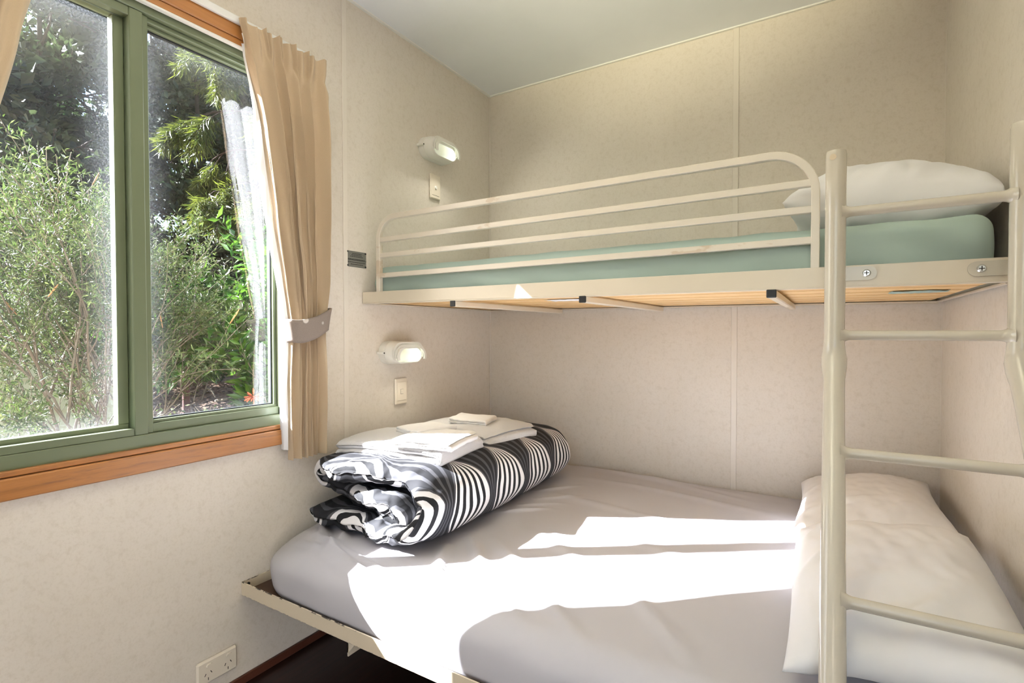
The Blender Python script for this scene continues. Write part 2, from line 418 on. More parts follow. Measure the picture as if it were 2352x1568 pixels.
# ------------------------------------------------------------------ room shell
H = 2.49; SPL = -1.045
WY0, WY1, WZ0, WZ1 = -2.21, -1.295, .830, 2.095       # window opening
w = MB()
w.box(-.10, 0, -4.6, WY0, 0, H); w.box(-.10, 0, WY1, 0, 0, H); w.box(-.10, 0, WY0, WY1, 0, WZ0); w.box(-.10, 0, WY0, WY1, WZ1, H)
struct('wall_left', w, M['wall'])
struct('wall_back', MB().box(-.10, 2.10, 0, .10, 0, H), M['wall'])
struct('wall_right', MB().box(2.009, 2.10, -2.05, 0, 0, H), M['wall'])
struct('wall_side', MB().box(2.10, 3.70, -2.05, -1.95, 0, H), M['wall'])
struct('wall_end', MB().box(3.60, 3.70, -4.6, -2.05, 0, H), M['wall'])
w = MB(); w.box(-.1, 1.2, -4.7, -4.6, 0, H); w.box(3.2, 3.7, -4.7, -4.6, 0, H); w.box(1.2, 3.2, -4.7, -4.6, 2.3, H)
struct('wall_front', w, M['wall'])
w = MB().box(-.1, 3.7, -4.7, .1, -.12, 0); struct('floor', w, M['floor'])
w = MB().box(-.1, 3.7, -4.7, .1, H, H+.1); struct('ceiling', w, M['ceiling'])
struct('trim_1', MB().box(0, .004, SPL-.004, SPL+.018, 0, H, .0015), M['strip'])                  # joint strip beside the window
struct('trim_2', MB().box(1.283, 1.307, -.004, 0, 0, H, .0015), M['strip'])
w = MB(); w.box(0, .012, -4.6, 0, H-.006, H); w.box(.012, 2.009, -.012, 0, H-.006, H); w.box(1.997, 2.009, -2.05, -.012, H-.006, H)
struct('trim_3', w, M['cornice'])
w = MB(); w.box(0, .006, -.006, 0, 0, H, .002); w.box(2.0065, 2.009, -.0025, 0, 0, H); struct('trim_4', w, M['strip'])

struct('baseboard_left', MB().box(0, .010, -4.6, 0, 0, .028, .002), simple('dark_skirting', (.10, .035, .02), .4))

# ------------------------------------------------------------------ window
win = thing('window_1', (-.05, -1.75, WZ0), None, None); tag(win, kind='structure')
f = MB()
X0, X1 = -.085, -.004
f.box(X0, X1, WY0, WY1, WZ0, .873, .002)                  # sill member
f.box(X0, X1, WY0, WY1, 2.064, WZ1, .002)                 # head
f.box(X0, X1, WY0, WY0+.04, .873, 2.064, .002)
f.box(X0, X1, -1.322, WY1, .873, 2.064, .002)
obj('outer_frame', f, M['alu'], win)
f = MB(); f.box(-.060, -.008, -1.778, -1.744, .873, 2.064, .002); f.box(-.062, -.016, -1.744, -1.728, .873, 2.064, .002)
obj('mullion', f, M['alu'], win)
sl = MB(); sl.box(-.036, -.010, WY0+.04, -1.778, .873, .893, .0015); sl.box(-.036, -.010, WY0+.04, -1.778, 2.040, 2.064, .0015)
obj('sash_front', sl, M['alu'], win)
sl = MB(); sl.box(-.072, -.040, WY0+.04, -1.779, .880, .905, .002); sl.box(-.072, -.040, WY0+.04, -1.779, 2.040, 2.064, .002)
sl.box(-.072, -.040, -1.805, -1.779, .905, 2.040, .002); sl.box(-.072, -.040, WY0+.04, WY0+.065, .905, 2.040, .002)
obj('sliding_sash', sl, M['alu'], win)
fx = MB(); fx.box(-.068, -.022, -1.728, -1.322, .873, .899, .002); fx.box(-.068, -.022, -1.728, -1.322, 2.050, 2.064, .002)
fx.box(-.050, -.036, -1.728, -1.322, 2.040, 2.050, .001); fx.box(-.050, -.034, -1.728, -1.322, .899, .907, .001); fx.box(-.052, -.036, -1.331, -1.322, .899, 2.05, .001)
obj('fixed_sash', fx, M['alu'], win)
rb = MB(); rb.box(-.056, -.048, -1.7275, -1.331, .907, .911); rb.box(-.056, -.048, -1.335, -1.331, .907, 2.04); rb.box(-.056, -.048, -1.7275, -1.331, 2.036, 2.040)
obj('glazing_seal', rb, M['rubber'], win)
pr_ = obj('pane', MB().add([(-.052, -1.728, .905), (-.052, -1.332, .905), (-.052, -1.332, 2.045), (-.052, -1.728, 2.045)], [(0, 1, 2, 3)]),
    pane_mat('right_pane', .001, .06, (.022, .075), (.418, 1.21)), win)
pl_ = obj('pane', MB().add([(-.058, -2.148, .90), (-.058, -1.802, .90), (-.058, -1.802, 2.045), (-.058, -2.148, 2.045)], [(0, 1, 2, 3)]),
    pane_mat('left_pane', .016, .10, (-.40, .075), (-.052, 1.21)), win)
# timber architraves
a = MB(); a.box(-.004, .020, WY0-.06, -1.24, .770, .822, .003); a.box(-.004, .012, WY0-.06, -1.24, .824, .838, .002)
struct('trim_5', a, M['timber_sill'])
a = MB(); a.box(0, .020, WY0-.06, -1.24, 2.110, 2.166, .003); a.box(-.002, .014, WY0-.06, -1.24, 2.089, 2.110, .002)
struct('trim_6', a, M['timber'])
a = MB(); a.box(0, .018, -1.295, -1.245, .822, 2.110, .003); struct('trim_7', a, M['timber'])
a = MB(); a.box(0, .018, WY0-.055, WY0, .822, 2.110, .003); struct('trim_8', a, M['timber'])
struct('trim_9', MB().box(.0, .017, WY0, -1.30, 2.083, 2.089, .001), M['cornice'])

# curtain track
tr = thing('curtain_track', (.045, -1.75, 2.175), 'white curtain track along the wall above the window', 'curtain track')
t = MB(); t.box(.0205, .034, -2.42, -1.20, 2.148, 2.172, .003); obj('rail', t, M['track'], tr)
t = MB(); t.box(0.0, .022, -1.72, -1.70, 2.167, 2.180, .002); obj('bracket', t, M['track'], tr)

# ------------------------------------------------------------------ curtains
def lerp(a, b, t): return a+(b-a)*t
def interp(tab, z):
    if z >= tab[0][0]: return tab[0][1:]
    for (p, q) in zip(tab, tab[1:]):
        if z >= q[0]:
            t = (p[0]-z)/(p[0]-q[0]); t = t*t*(3-2*t)*.35+t*.65
            return [lerp(a, b, t) for a, b in zip(p[1:], q[1:])]
    return tab[-1][1:]
def curtain_surface(tab, nf, seed, back=0.0, lin=False):
    """tab rows: z, y of the leading edge, y of the wall edge, depth centre x, fold depth"""
    ztop, zbot = tab[0][0], tab[-1][0]
    def fn(s, t):
        z = ztop+(zbot-ztop)*t
        ya, yb, xc, am = interp(tab, z)
        head = max(0, min(1, (ztop-.075-z)/.05)); 
        ph = nf*2*pi*(s+.030*sin(7*s+seed)+.012*sin(17*s+seed*2))
        k2 = nz(s*9+seed, z*.8, seed)*.5
        wob = sin(ph+k2*head)*am*(.72+.45*nz(s*6, seed, 1.3))
        wob += .16*sin(2*ph+1.2)*am*head
        wob = wob*(.25+.75*head); wob2 = (sin(ph*2.3+seed)*.75+.5*sin(ph*4.1+seed*3+z*8)*nz(s*7, 3, seed))*.011*(1-head)
        mid = head*(1-abs(2*t-1)*.5); wob2 += .004*sin(ph*3+z*3)*mid+.010*nz(s*5+seed, z*1.3, 7)*mid
        gat = 1-min(1, abs(z-(ztop-.08))/.03)
        x = xc+wob+wob2-gat*.006+.006*nz(s*14, z*6, seed)
        # leading edge curls back to the window
        if s < .10: x -= (1-s/.10)**1.5*.022*min(1, head+.3)
        x = max(x, .025)
        y = lerp(ya, yb, s)+cos(ph)*am*.25+.004*nz(s*10, z*5, seed+3)
        zz = z+(.006*sin(ph)+.006*nz(s*20, 0, seed) if t == 0 else 0)
        if lin: x = max(.0208, xc+.4*(x-xc)-(am*.8+.004))
        return (x-back, y, zz)
    return fn
def make_curtain(root, tab, nf, seed, tie_z, sgn, tie_y, tie_x):
    fn = curtain_surface(tab, nf, seed); NU, NV = 190, 110
    c = MB().grid(fn, NU, NV); obj('curtain_cloth', c, M['curtain'], root, smooth=180)
    fb = curtain_surface(tab, nf, seed, 0.0, True)
    def lin(s, t):
        p = fb(max(0.0, s), t); q = (p[0], p[1]-sgn*0.0, p[2]); return q
    l = MB().grid(lambda s, t: lin(.004+.992*s, .045+.932*t), NU, NV)
    # the strip of lining that shows on the leading edge, facing along the window
    def edge(s, t):
        tt = .03+.945*t
        p = fn(0.0, tt); q = fb(.045, tt); z = p[2]
        ya, yb, xc, am = interp(tab, z)
        wf = max(0.0, min(1.0, (2.06-z)/.22)); a = Vector((p[0]+.008*wf, p[1]-sgn*.004*wf, z)); 
        d = Vector((max(.012, p[0]-(.028+.012*nz(0, z*3, seed))*(.25+.75*wf)), p[1]-sgn*(.006+.012*abs(nz(z*4, 1, seed)))*wf+.012*(1-wf), z))
        return a.lerp(d, s)+Vector((0, -sgn*.006*sin(s*pi)+.004*nz(s*3, z*14, seed)*sin(s*pi), 0))
    if sgn > 0: l.grid(edge, 8, 110)
    obj('lining', l, M['lining'], root, smooth=180)
    # hem strip
    def hem(s, t):
        p = fn(s, .968+.03*t); return (p[0]+.0016, p[1]-.0004*sgn, p[2])
    obj('hem', MB().grid(hem, NU, 3), M['curtain'], root, smooth=180)
    # tieback band: a closed strip round the gathered cloth
    y0, y1 = tie_y; x0, x1 = tie_x; cy, cx = (y0+y1)/2, (x0+x1)/2; ry, rx = abs(y1-y0)/2, (x1-x0)/2
    def band(off):
        def g(s, t):
            a = 2*pi*s; ca, sa = cos(a), sin(a)
            e = 2/2.8; X = math.copysign(abs(ca)**e, ca)*(rx+off); Y = math.copysign(abs(sa)**e, sa)*(ry+off)
            slope = (Y/ry)*.024*sgn
            tp = 1.0-.13*t+.03*(1-t)**3; X *= tp; Y *= tp
            return (cx+X, cy+Y, tie_z+slope+.038-.080*t+.003*sin(a*3)-.012*(1-abs(sa))*(1 if ca > 0 else -.4))
        return g
    b = MB().grid(band(.003), 72, 8, True); obj('tieback', b, M['tie'], root, smooth=180, solid=.004)
    return root
cr = thing('curtain', (.08, -1.30, .715), 'tan pleated curtain tied back at the right side of the window', 'curtain')
TABR = [(2.160, -1.497, -1.158, .050, .016), (2.070, -1.476, -1.166, .054, .026), (1.83, -1.430, -1.170, .061, .034),
        (1.55, -1.390, -1.178, .061, .034), (1.345, -1.354, -1.182, .060, .030), (1.20, -1.328, -1.187, .056, .018),
        (1.14, -1.328, -1.187, .056, .018), (1.00, -1.337, -1.184, .057, .024), (.85, -1.337, -1.190, .057, .025), (.716, -1.333, -1.190, .057, .023)]
make_curtain(cr, TABR, 5.5, 3.1, 1.192, 1, (-1.340, -1.172), (.018, .096))
cl = thing('curtain', (.08, -2.2, .715), 'tan pleated curtain hanging at the left edge of the window', 'curtain')
TABL = [(2.166, -1.965, -2.36, .050, .016), (2.07, -1.975, -2.35, .052, .022), (1.85, -2.025, -2.35, .058, .028),
        (1.55, -2.085, -2.35, .058, .028), (1.34, -2.115, -2.345, .056, .026), (1.20, -2.145, -2.335, .055, .018),
        (1.14, -2.145, -2.335, .055, .018), (1.00, -2.13, -2.335, .055, .021), (.85, -2.125, -2.335, .055, .021), (.716, -2.13, -2.335, .055, .020)]
make_curtain(cl, TABL, 4.6, 5.7, 1.192, -1, (-2.345, -2.128), (.018, .100))

# ------------------------------------------------------------------ wall fittings
def stadium(L, Hh, n=14):
    r = Hh/2; a = L/2-r; P = []
    for i in range(n+1): t = -pi/2+pi*i/n; P.append((a+r*cos(t), r*sin(t)))
    for i in range(n+1): t = pi/2+pi*i/n; P.append((-a+r*cos(t), r*sin(t)))
    return P
def loft(mb, rings):
    k = len(rings[0]); o = len(mb.v)
    for r in rings: mb.v += [tuple(p) for p in r]
    for i in range(len(rings)-1):
        for j in range(k): mb.f.append((o+i*k+j, o+i*k+(j+1) % k, o+(i+1)*k+(j+1) % k, o+(i+1)*k+j))
    mb.f.append(tuple(o+j for j in range(k))[::-1]); mb.f.append(tuple(o+(len(rings)-1)*k+j for j in range(k)))
def make_lamp(cy, cz, label, tilt):
    root = thing('wall_lamp', (0, cy, cz), label, 'wall lamp', 'oval bulkhead lamps on the left wall')
    def ring(L, Hh, x, dz=0): return [(x, cy+p[0], cz+dz+p[1]) for p in stadium(L, Hh)]
    b = MB(); loft(b, [ring(.208, .100, 0), ring(.210, .102, .006), ring(.206, .098, .030), ring(.200, .093, .031)])
    obj('base', b, M['white_plastic'], root, smooth=35)
    b = MB(); loft(b, [ring(.200, .094, .031), ring(.206, .100, .034), ring(.204, .098, .046), ring(.192, .090, .066), ring(.182, .084, .074), ring(.17, .076, .070)])
    obj('housing', b, M['white_plastic'], root, smooth=35)
    # lens: shallow dome leaning downwards
    b = MB(); rs = []
    for k in range(7):
        t = k/6*pi/2; sc = cos(t)*.97+.03; rs.append(ring(.168*sc, .060*sc, .070+.024*sin(t), -.012-.004*sin(t)))
    loft(b, rs); obj('lens', b, M['lens'], root, smooth=60)
    # louvre blades: arcs over the upper half, each standing further out
    for k in range(3):
        L, Hh = .190-.004*k, .092-.004*k; r = Hh/2; a = L/2-r; P = []
        for i in range(13): t = -.35+(pi/2+.35)*i/12; P.append((a+r*cos(t), r*sin(t)))
        for i in range(13): t = pi/2+(pi/2+.35)*i/12; P.append((-a+r*cos(t), r*sin(t)))
        n = len(P); xk = .075+.0100*k; b = MB(); o = 0
        for (p, q) in P:
            for (dx, sc) in ((0, 1.0), (.0055, 1.0), (.0055, .86), (0, .86)):
                b.v.append((xk+dx, cy+p*sc, cz-.009*k+q*sc))
        for i in range(n-1):
            for j in range(4): b.f.append((i*4+j, i*4+(j+1) % 4, (i+1)*4+(j+1) % 4, (i+1)*4+j))
        b.f.append((3, 2, 1, 0)); b.f.append(tuple((n-1)*4+j for j in range(4)))
        obj('louvre', b, M['white_plastic'], root, smooth=40)
    b = MB(); P = stadium(.190, .092)
    for (p, q) in P:
        for (dx, sc) in ((.066, 1.0), (.079, .985), (.079, .93), (.066, .93)): b.v.append((dx, cy+p*sc, cz+q*sc*1.0))
    n = len(P)
    for i in range(n):
        for j in range(4): b.f.append((i*4+j, i*4+(j+1) % 4, ((i+1) % n)*4+(j+1) % 4, ((i+1) % n)*4+j))
    obj('rim', b, M['white_plastic'], root, smooth=40)
    for (q0, q1) in ((-.116, -.100), (.100, .116)): obj('fixing_lug', MB().box(0, .036, cy+q0, cy+q1, cz-.006, cz+.006, .002), M['white_plastic'], root)
    sc_ = MB().cyl((.036, cy-.107, cz), (1, 0, 0), .003, .002, 10); obj('screw', sc_, M['slot'], root)
    return root
l1 = make_lamp(-.498, 2.035, 'white oval wall lamp with louvres above the upper bunk, higher of the two', 0)
l2 = make_lamp(-.757, 1.073, 'white oval wall lamp with louvres below the upper bunk, lower of the two', 0)
def lampglow(cy, cz, p):
    l = bpy.data.lights.new('lamp_glow', 'AREA'); l.shape = 'ELLIPSE'; l.size = .05; l.size_y = .15; l.energy = p; l.color = (1.0, .98, .86)
    o = bpy.data.objects.new('lamp_glow', l); COL.objects.link(o); o.location = (.112, cy, cz-.018)
    o.rotation_euler = Vector((1, 0, -.9)).to_track_quat('-Z', 'Y').to_euler()
lampglow(-.498, 2.035, 1.2); lampglow(-.757, 1.073, .7)

def switch(cy, cz, label, style):
    r = thing('light_switch', (0, cy, cz), label, 'light switch', 'light switches on the left wall')
    obj('plate', MB().box(0, .010, cy-.038, cy+.038, cz-.059, cz+.059, .004), M['ivory'], r, smooth=30)
    if style == 0:
        b = MB(); b.cyl((.010, cy, cz-.004), (1, 0, 0), .0085, .005, 24, .007); obj('push_button', b, M['white_plastic'], r, smooth=40)
        obj('groove', MB().box(.0098, .0104, cy-.026, cy+.026, cz-.043, cz-.0415), M['slot'], r)
    else:
        b = MB().box(.0095, .0122, cy-.028, cy+.028, cz-.042, cz+.042, .0012); obj('cover', b, M['ivory'], r)
        obj('rocker', MB().box(.012, .0150, cy-.0075, cy+.0075, cz-.012, cz+.008, .0012), M['ivory'], r)
        g = MB()
        for (a, b_, c, d) in ((-.0085, -.0078, -.013, .009), (.0078, .0085, -.013, .009), (-.0085, .0085, -.0135, -.0125), (-.0085, .0085, .0085, .0092)): g.box(.0121, .0125, cy+a, cy+b_, cz+c, cz+d)
        obj('seam', g, M['slot'], r)
switch(-.488, 1.868, 'ivory wall switch with a round button under the upper lamp', 0)
switch(-.732, .897, 'ivory rocker wall switch under the lower lamp', 1)
gy, gz = -1.568, .108
g = thing('power_outlet', (0, gy, gz), 'cream double power outlet low on the wall near the floor', 'power outlet')
obj('plate', MB().box(0, .014, gy-.0635, gy+.0635, gz-.037, gz+.037, .005), M['ivory'], g, smooth=30)
for sgn in (-1, 1):
    cy = gy+sgn*.031
    b = MB(); loft(b, [[(.014, cy+p[0]+.004, gz+.019+p[1]) for p in stadium(.019, .013)], [(.0175, cy+p[0]*.85+.004, gz+.019+p[1]*.85) for p in stadium(.019, .013)]])
    obj('rocker', b, M['ivory'], g, smooth=40)
    def slot(yc, zc, ang):
        P = [(-.0011, -.0042), (.0011, -.0042), (.0011, .0042), (-.0011, .0042)]; c, s_ = cos(ang), sin(ang)
        return MB().poly_ext([(p[0]*c-p[1]*s_, p[0]*s_+p[1]*c) for p in P], (.0138, yc, zc), (0, 1, 0), (0, 0, 1), (1, 0, 0), .0006)
    for (a, b_, an) in ((-.008, -.004, -.52), (.010, -.001, .52), (.001, -.019, 0)): obj('socket_slot', slot(cy+a, gz+b_-.002, an), M['slot'], g)
py, pz = -.981, 1.459
pq = thing('notice_plaque', (0, py, pz), 'small dark metal notice plaque beside the upper bunk', 'plaque')
obj('plate', MB().box(0, .002, py-.052, py+.052, pz-.032, pz+.032, .0004), M['plaque'], pq)
for a in (-1, 1):
    for b_ in (-1, 1): obj('screw', MB().cyl((.002, py+a*.0475, pz+b_*.0275), (1, 0, 0), .0036, .002, 14), M['black'], pq)
tx = MB(); rnd = random.Random(4)
tx.box(.002, .0025, py-.052, py+.052, pz-.0052, pz-.0036)
for zl, ya, yb in ((.022, -.022, .026), (.016, -.026, .028), (.010, -.032, .034), (-.0005, -.045, .045), (-.013, -.046, .046), (-.021, -.030, .034)):
    y = py+ya
    while y < py+yb:
        wl_ = rnd.uniform(.004, .010); x2 = min(y+wl_, py+yb); tx.box(.002, .0024, y, x2, pz+zl-.0012, pz+zl+.0012); y = x2+.0018
obj('lettering', tx, M['ink'], pq)

# ------------------------------------------------------------------ upper bunk frame
BF = -.952                                        # front face of the rail
bk = thing('bunk_bed', (1.0, -.5, 1.27), 'cream metal upper bunk frame with guard rail, slats and ladder', 'bunk bed')
rail = MB()
def prism(mb, a, b, y0, y1):        # a,b : (x, zlo, zhi)
    P = [(a[0], y0, a[1]), (b[0], y0, b[1]), (b[0], y0, b[2]), (a[0], y0, a[2]), (a[0], y1, a[1]), (b[0], y1, b[1]), (b[0], y1, b[2]), (a[0], y1, a[2])]
    mb.add(P, [(0, 1, 2, 3), (5, 4, 7, 6), (4, 0, 3, 7), (1, 5, 6, 2), (3, 2, 6, 7), (4, 5, 1, 0)])
prism(rail, (.004, 1.2835, 1.3270), (1.996, 1.2740, 1.3245), BF, BF+.004)
prism(rail, (.004, 1.2790, 1.2830), (1.996, 1.2715, 1.2750), BF, BF+.034)
obj('front_rail', rail, M['cream'], bk, bevel=.001)
r2 = MB(); prism(r2, (.004, 1.2820, 1.325), (1.996, 1.2655, 1.3245), -.008, -.004); prism(r2, (.004, 1.278, 1.2820), (1.996, 1.2705, 1.2745), -.040, -.004)
obj('back_rail', r2, M['cream'], bk)
e = MB(); e.box(.004, .008, BF+.004, -.008, 1.282, 1.325); e.box(.004, .034, BF+.038, -.04, 1.279, 1.282); obj('end_rail', e, M['cream'], bk)
e = MB(); e.box(1.992, 1.996, BF+.004, -.008, 1.272, 1.325); e.box(1.985, 1.996, BF+.038, -.04, 1.270, 1.274); obj('end_rail', e, M['cream'], bk)
# slats: long pine boards
ny = 6; y = BF+.045
for k in range(ny):
    wk = (-.042-(BF+.045)-(ny-1)*.020)/ny
    sl = MB(); prism(sl, (.012, 1.2850, 1.2900), (1.97, 1.2775, 1.2825), y, y+wk); y += wk+.020
    obj('slat', sl, M['pine'], bk)
# cross bars with black end caps
for i, x in enumerate((.4714, .9866, 1.5220)):
    dz = -.009*x
    zb = (1.2565, 1.2555, 1.2525)[i]; zt = zb+.0215
    bar = MB(); bar.box(x-.0115, x+.0115, BF+.004, -.05, zb, zt, .003); cb = obj('cross_bar', bar, M['cream'], bk)
    obj('end_cap', MB().box(x-.0120, x+.0120, BF-.001, BF+.0035, zb-.0005, zt+.0005, .002), M['black'], cb)
# paper scraps caught in the slats
rnd = random.Random(2)
def crumple(x0, x1, y0, y1, z, seed):
    return MB().grid(lambda s, t: (lerp(x0, x1, s)+.01*nz(s*4, t*4, seed), lerp(y0, y1, t)+.015*nz(s*5, t*3, seed+2), z-.004*abs(nz(s*6, t*6, seed))-.002), 14, 8)
obj('torn_cloth', crumple(.76, .95, -.78, -.70, 1.2812, 1), M['pillowcase'], bk, smooth=180, solid=.0008)
obj('torn_cloth', crumple(1.80, 1.93, -.66, -.56, 1.2782, 4), M['green_sheet'], bk, smooth=180, solid=.0008)
# guard rail
gr = bpy.data.objects.new('guard_rail', None); COL.objects.link(gr); gr.parent = bk; gr.location = Vector((.85, BF+.012, 1.33))-Vector(bk.location)
GY = BF+.010
def arc(cx, cz, r, a0, a1, n=10): return [(cx+r*cos(radians(a0+(a1-a0)*i/n)), GY, cz+r*sin(radians(a0+(a1-a0)*i/n))) for i in range(n+1)]
hoop = [(.0915, GY, 1.3220)]+arc(.0915+.085, 1.622-.085, .085, 180, 90)+arc(1.620-.105, 1.622-.105, .105, 90, 0)+[(1.620, GY, 1.320)]
obj('hoop', MB().tube(hoop, .0098, sq=True), M['worn'], gr, smooth=30)
for (za, zb) in ((1.534, 1.540), (1.471, 1.473), (1.391, 1.395)):
    obj('bar', MB().tube([(.0995, GY, za), (1.6115, GY, zb)], .0090, sq=True), M['worn'], gr, smooth=30)
# ladder
la = bpy.data.objects.new('ladder', None); COL.objects.link(la); la.parent = bk; la.location = Vector((1.82, -1.03, 1.12))-Vector(bk.location)
LY, LZ, AN = -1.03, 1.105, radians(35.6); RR = .0212
def stile(x, ztop):
    pts = [(x, LY, ztop-.004), (x, LY, ztop-.012)]+[(x, LY, z) for z in (1.45, 1.30, 1.16, 1.135, 1.118)]
    pts += [(x, LY-.004, 1.100), (x, LY-.014, 1.080)]
    s0 = .03
    for s in (.06, .10, .3, .6, .9, 1.12): pts.append((x, LY-.014-(s-.03)*sin(AN), 1.080-(s-.03)*cos(AN)))
    zend = pts[-1][2]; t = (zend-.004)/cos(AN); pts[-1] = (x, pts[-1][1]-t*sin(AN), .004)
    rs = [RR*.93, RR]+[RR]*3+[RR*1.02, RR*1.10, RR*1.24, RR*1.20, RR*1.04]+[RR]*5
    rs = rs[:len(pts)]
    while len(rs) < len(pts): rs.append(RR)
    st = obj('stile', MB().tube(pts, rs, 28), M['creamgrey'], la, smooth=50)
    return st
st1 = stile(1.6625, 1.588); st2 = stile(1.985, 1.588)
for (x, z) in ((1.6560, 1.567),): obj('plug', MB().cyl((x, LY-RR-.0004, z), (0, 1, 0), .0068, .003, 18), simple('beige_plug', (.66, .54, .38), .4), st1)
def onlad(s): return (LY-.014-(s-.03)*sin(AN), 1.080-(s-.03)*cos(AN))
rp = [(LY, 1.4410), (LY, 1.1550)]
for s in (.242, .538, .834): rp.append(onlad(s))
for (yy, zz) in rp:
    if zz < .08: continue
    xa, xb = 1.6625+.012, 1.985-.012; n = 24; pts = []; rs = []
    for i in range(n+1):
        t = i/n; x = lerp(xa, xb, t); d = min(x-xa, xb-x)
        pts.append((x, yy, zz)); rs.append(.0112+.010*max(0, 1-d/.022)**2)
    P2 = [(xa+.003*k, yy, zz) for k in range(1, 8)]; 
    xs = sorted(set([xa+.003*k for k in range(9)]+[xb-.003*k for k in range(9)]+[lerp(xa, xb, .3), lerp(xa, xb, .6)]))
    pts = [(x, yy, zz) for x in xs]; rs = [.0112+.011*max(0, 1-min(x-xa, xb-x)/.020)**2 for x in xs]
    obj('rung', MB().tube(pts, rs, 24), M['creamgrey'], la, smooth=60)
for (xa, xb, xs) in ((1.655, 1.748, 1.7275), (1.985, 1.913, 1.9365)):
    sgn = 1 if xb > xa else -1; r = .0165; P = []
    for i in range(11): a = -pi/2+pi*i/10; P.append((xb-sgn*r+sgn*r*cos(a), r*sin(a)))
    P += [(xa, r), (xa, -r)]
    zc = 1.3045 if sgn > 0 else 1.3020
    if sgn < 0: P = P[::-1]
    br = obj('bracket', MB().poly_ext(P, (0, BF-.004, zc), (1, 0, 0), (0, 0, 1), (0, 1, 0), .004), M['creamgrey'], la)
    bt = MB().cyl((xs, BF-.0045, zc), (0, -1, 0), .0088, .0035, 22, .0062)
    bo = obj('bolt', bt, M['steel'], la, smooth=40)
    cr_ = MB(); cr_.box(xs-.0052, xs+.0052, BF-.0084, BF-.0079, zc-.0010, zc+.0010); cr_.box(xs-.0010, xs+.0010, BF-.0084, BF-.0079, zc-.0052, zc+.0052)
    obj('cross_slot', cr_, M['slot'], bo)

# ------------------------------------------------------------------ soft things
def slab(x0, x1, y0, y1, z0, z1, Rs, r, disp, nper=260, ntop=46, rb=None):
    """mattress-like block; Rs = plan radius at the corners (x0y0, x1y0, x1y1, x0y1)"""
    rb = r if rb is None else rb
    C0 = [(x0, y0, 0, 180, 270), (x1, y0, 1, 270, 360), (x1, y1, 2, 0, 90), (x0, y1, 3, 90, 180)]
    def outline(ins, n):
        pts = []
        for (cx, cy, k, a0, a1) in C0:
            R = max(Rs[k]-ins, .002); R = min(R, (x1-x0)/2-ins-.001, (y1-y0)/2-ins-.001) if ins < min(x1-x0, y1-y0)/2 else .001
            sx = 1 if cx == x0 else -1; sy = 1 if cy == y0 else -1
            ox = cx+sx*(ins+R); oy = cy+sy*(ins+R)
            for i in range(9):
                a = radians(a0+(a1-a0)*i/8); pts.append((ox+R*cos(a), oy+R*sin(a)))
        # resample by arc length
        pts.append(pts[0]); d = [0]
        for p, q in zip(pts, pts[1:]): d.append(d[-1]+sqrt((p[0]-q[0])**2+(p[1]-q[1])**2))
        out = []; j = 0
        for i in range(n):
            t = d[-1]*i/n
            while d[j+1] < t: j += 1
            k = (t-d[j])/max(1e-9, d[j+1]-d[j]); out.append((lerp(pts[j][0], pts[j+1][0], k), lerp(pts[j][1], pts[j+1][1], k)))
        return out
    mb = MB(); rings = []
    def ring(ins, z, out):
        rings.append([(p[0], p[1], z, out) for p in outline(ins, nper)])
    ring(rb+.05, z0, 0)
    for i in range(5): a = pi/2*i/4; ring(rb*(1-sin(a)), z0+rb*(1-cos(a)), sin(a))
    ns = max(2, int((z1-z0-r-rb)/.012))
    for i in range(1, ns): ring(0, lerp(z0+rb, z1-r, i/ns), 1)
    for i in range(8): a = pi/2*i/7; ring(r*(1-cos(a)), z1-r+r*sin(a), cos(a))
    base = outline(r, nper); cxm, cym = (x0+x1)/2, (y0+y1)/2
    # the top: shrink the last ring towards a centre line
    half = min(x1-x0, y1-y0)/2-r
    for i in range(1, ntop+1):
        t = i/ntop
        k = 1-t*.999
        if (x1-x0) > (y1-y0):
            L = (x1-x0)/2-r; keep = L-half
            rg = []
            for (px, py) in base:
                ax = max(-keep, min(keep, px-cxm)); rg.append((cxm+ax+(px-cxm-ax)*k, cym+(py-cym)*k, z1, 0))
        rings.append(rg)
    k = nper; V = []
    for rg in rings:
        for (px, py, pz, out) in rg: V.append(disp(px, py, pz, out))
    mb.v = V
    for i in range(len(rings)-1):
        for j in range(k): mb.f.append((i*k+j, i*k+(j+1) % k, (i+1)*k+(j+1) % k, (i+1)*k+j))
    mb.f.append(tuple(range(k))[::-1])
    return mb
# lower bed frame
lb = thing('double_bed', (1.0, -.75, 0), 'cream chipped metal double bed frame below the bunk', 'bed')
FY = -1.482
q = MB(); q.box(.006, 1.994, FY, FY+.004, .2955, .3395, .001); obj('side_rail', q, M['chipped'], lb, loc=(0, 0, .2955))
q = MB(); q.box(.002, .006, FY, -.01, .2955, .3395, .001); obj('end_rail', q, M['chipped'], lb, loc=(0, 0, .2955))
obj('bolt', MB().cyl((.006, FY+.022, .326), (1, 0, 0), .005, .003, 14), M['black'], lb)
q = MB(); q.box(.006, 1.994, -.014, -.010, .2955, .3395); obj('side_rail', q, M['cream'], lb)
q = MB(); q.box(1.990, 1.994, FY+.004, -.014, .2955, .3395); obj('end_rail', q, M['cream'], lb)
q = MB(); q.box(.006, 1.990, FY+.004, -.014, .2955, .3070); obj('base_board', q, M['dark_under'], lb)
for xl in (.475, 1.52):
    for yl in (FY+.03, -.12):
        q = MB(); q.poly_ext([(0, 0), (.05, 0), (.004, -.055), (0, -.055)], (xl, yl, .2955), (1, 0, 0), (0, 0, 1), (0, 1, 0), .004)
        q.box(xl, xl+.004, yl, yl+.06, .23, .2955); obj('gusset', q, M['cream'], lb)
for xl in (.62, 1.45):
    for yl in (-1.15, -.25): obj('leg', MB().tube([(xl, yl, .0), (xl, yl, .2955)], .018, sq=True), M['black'], lb)

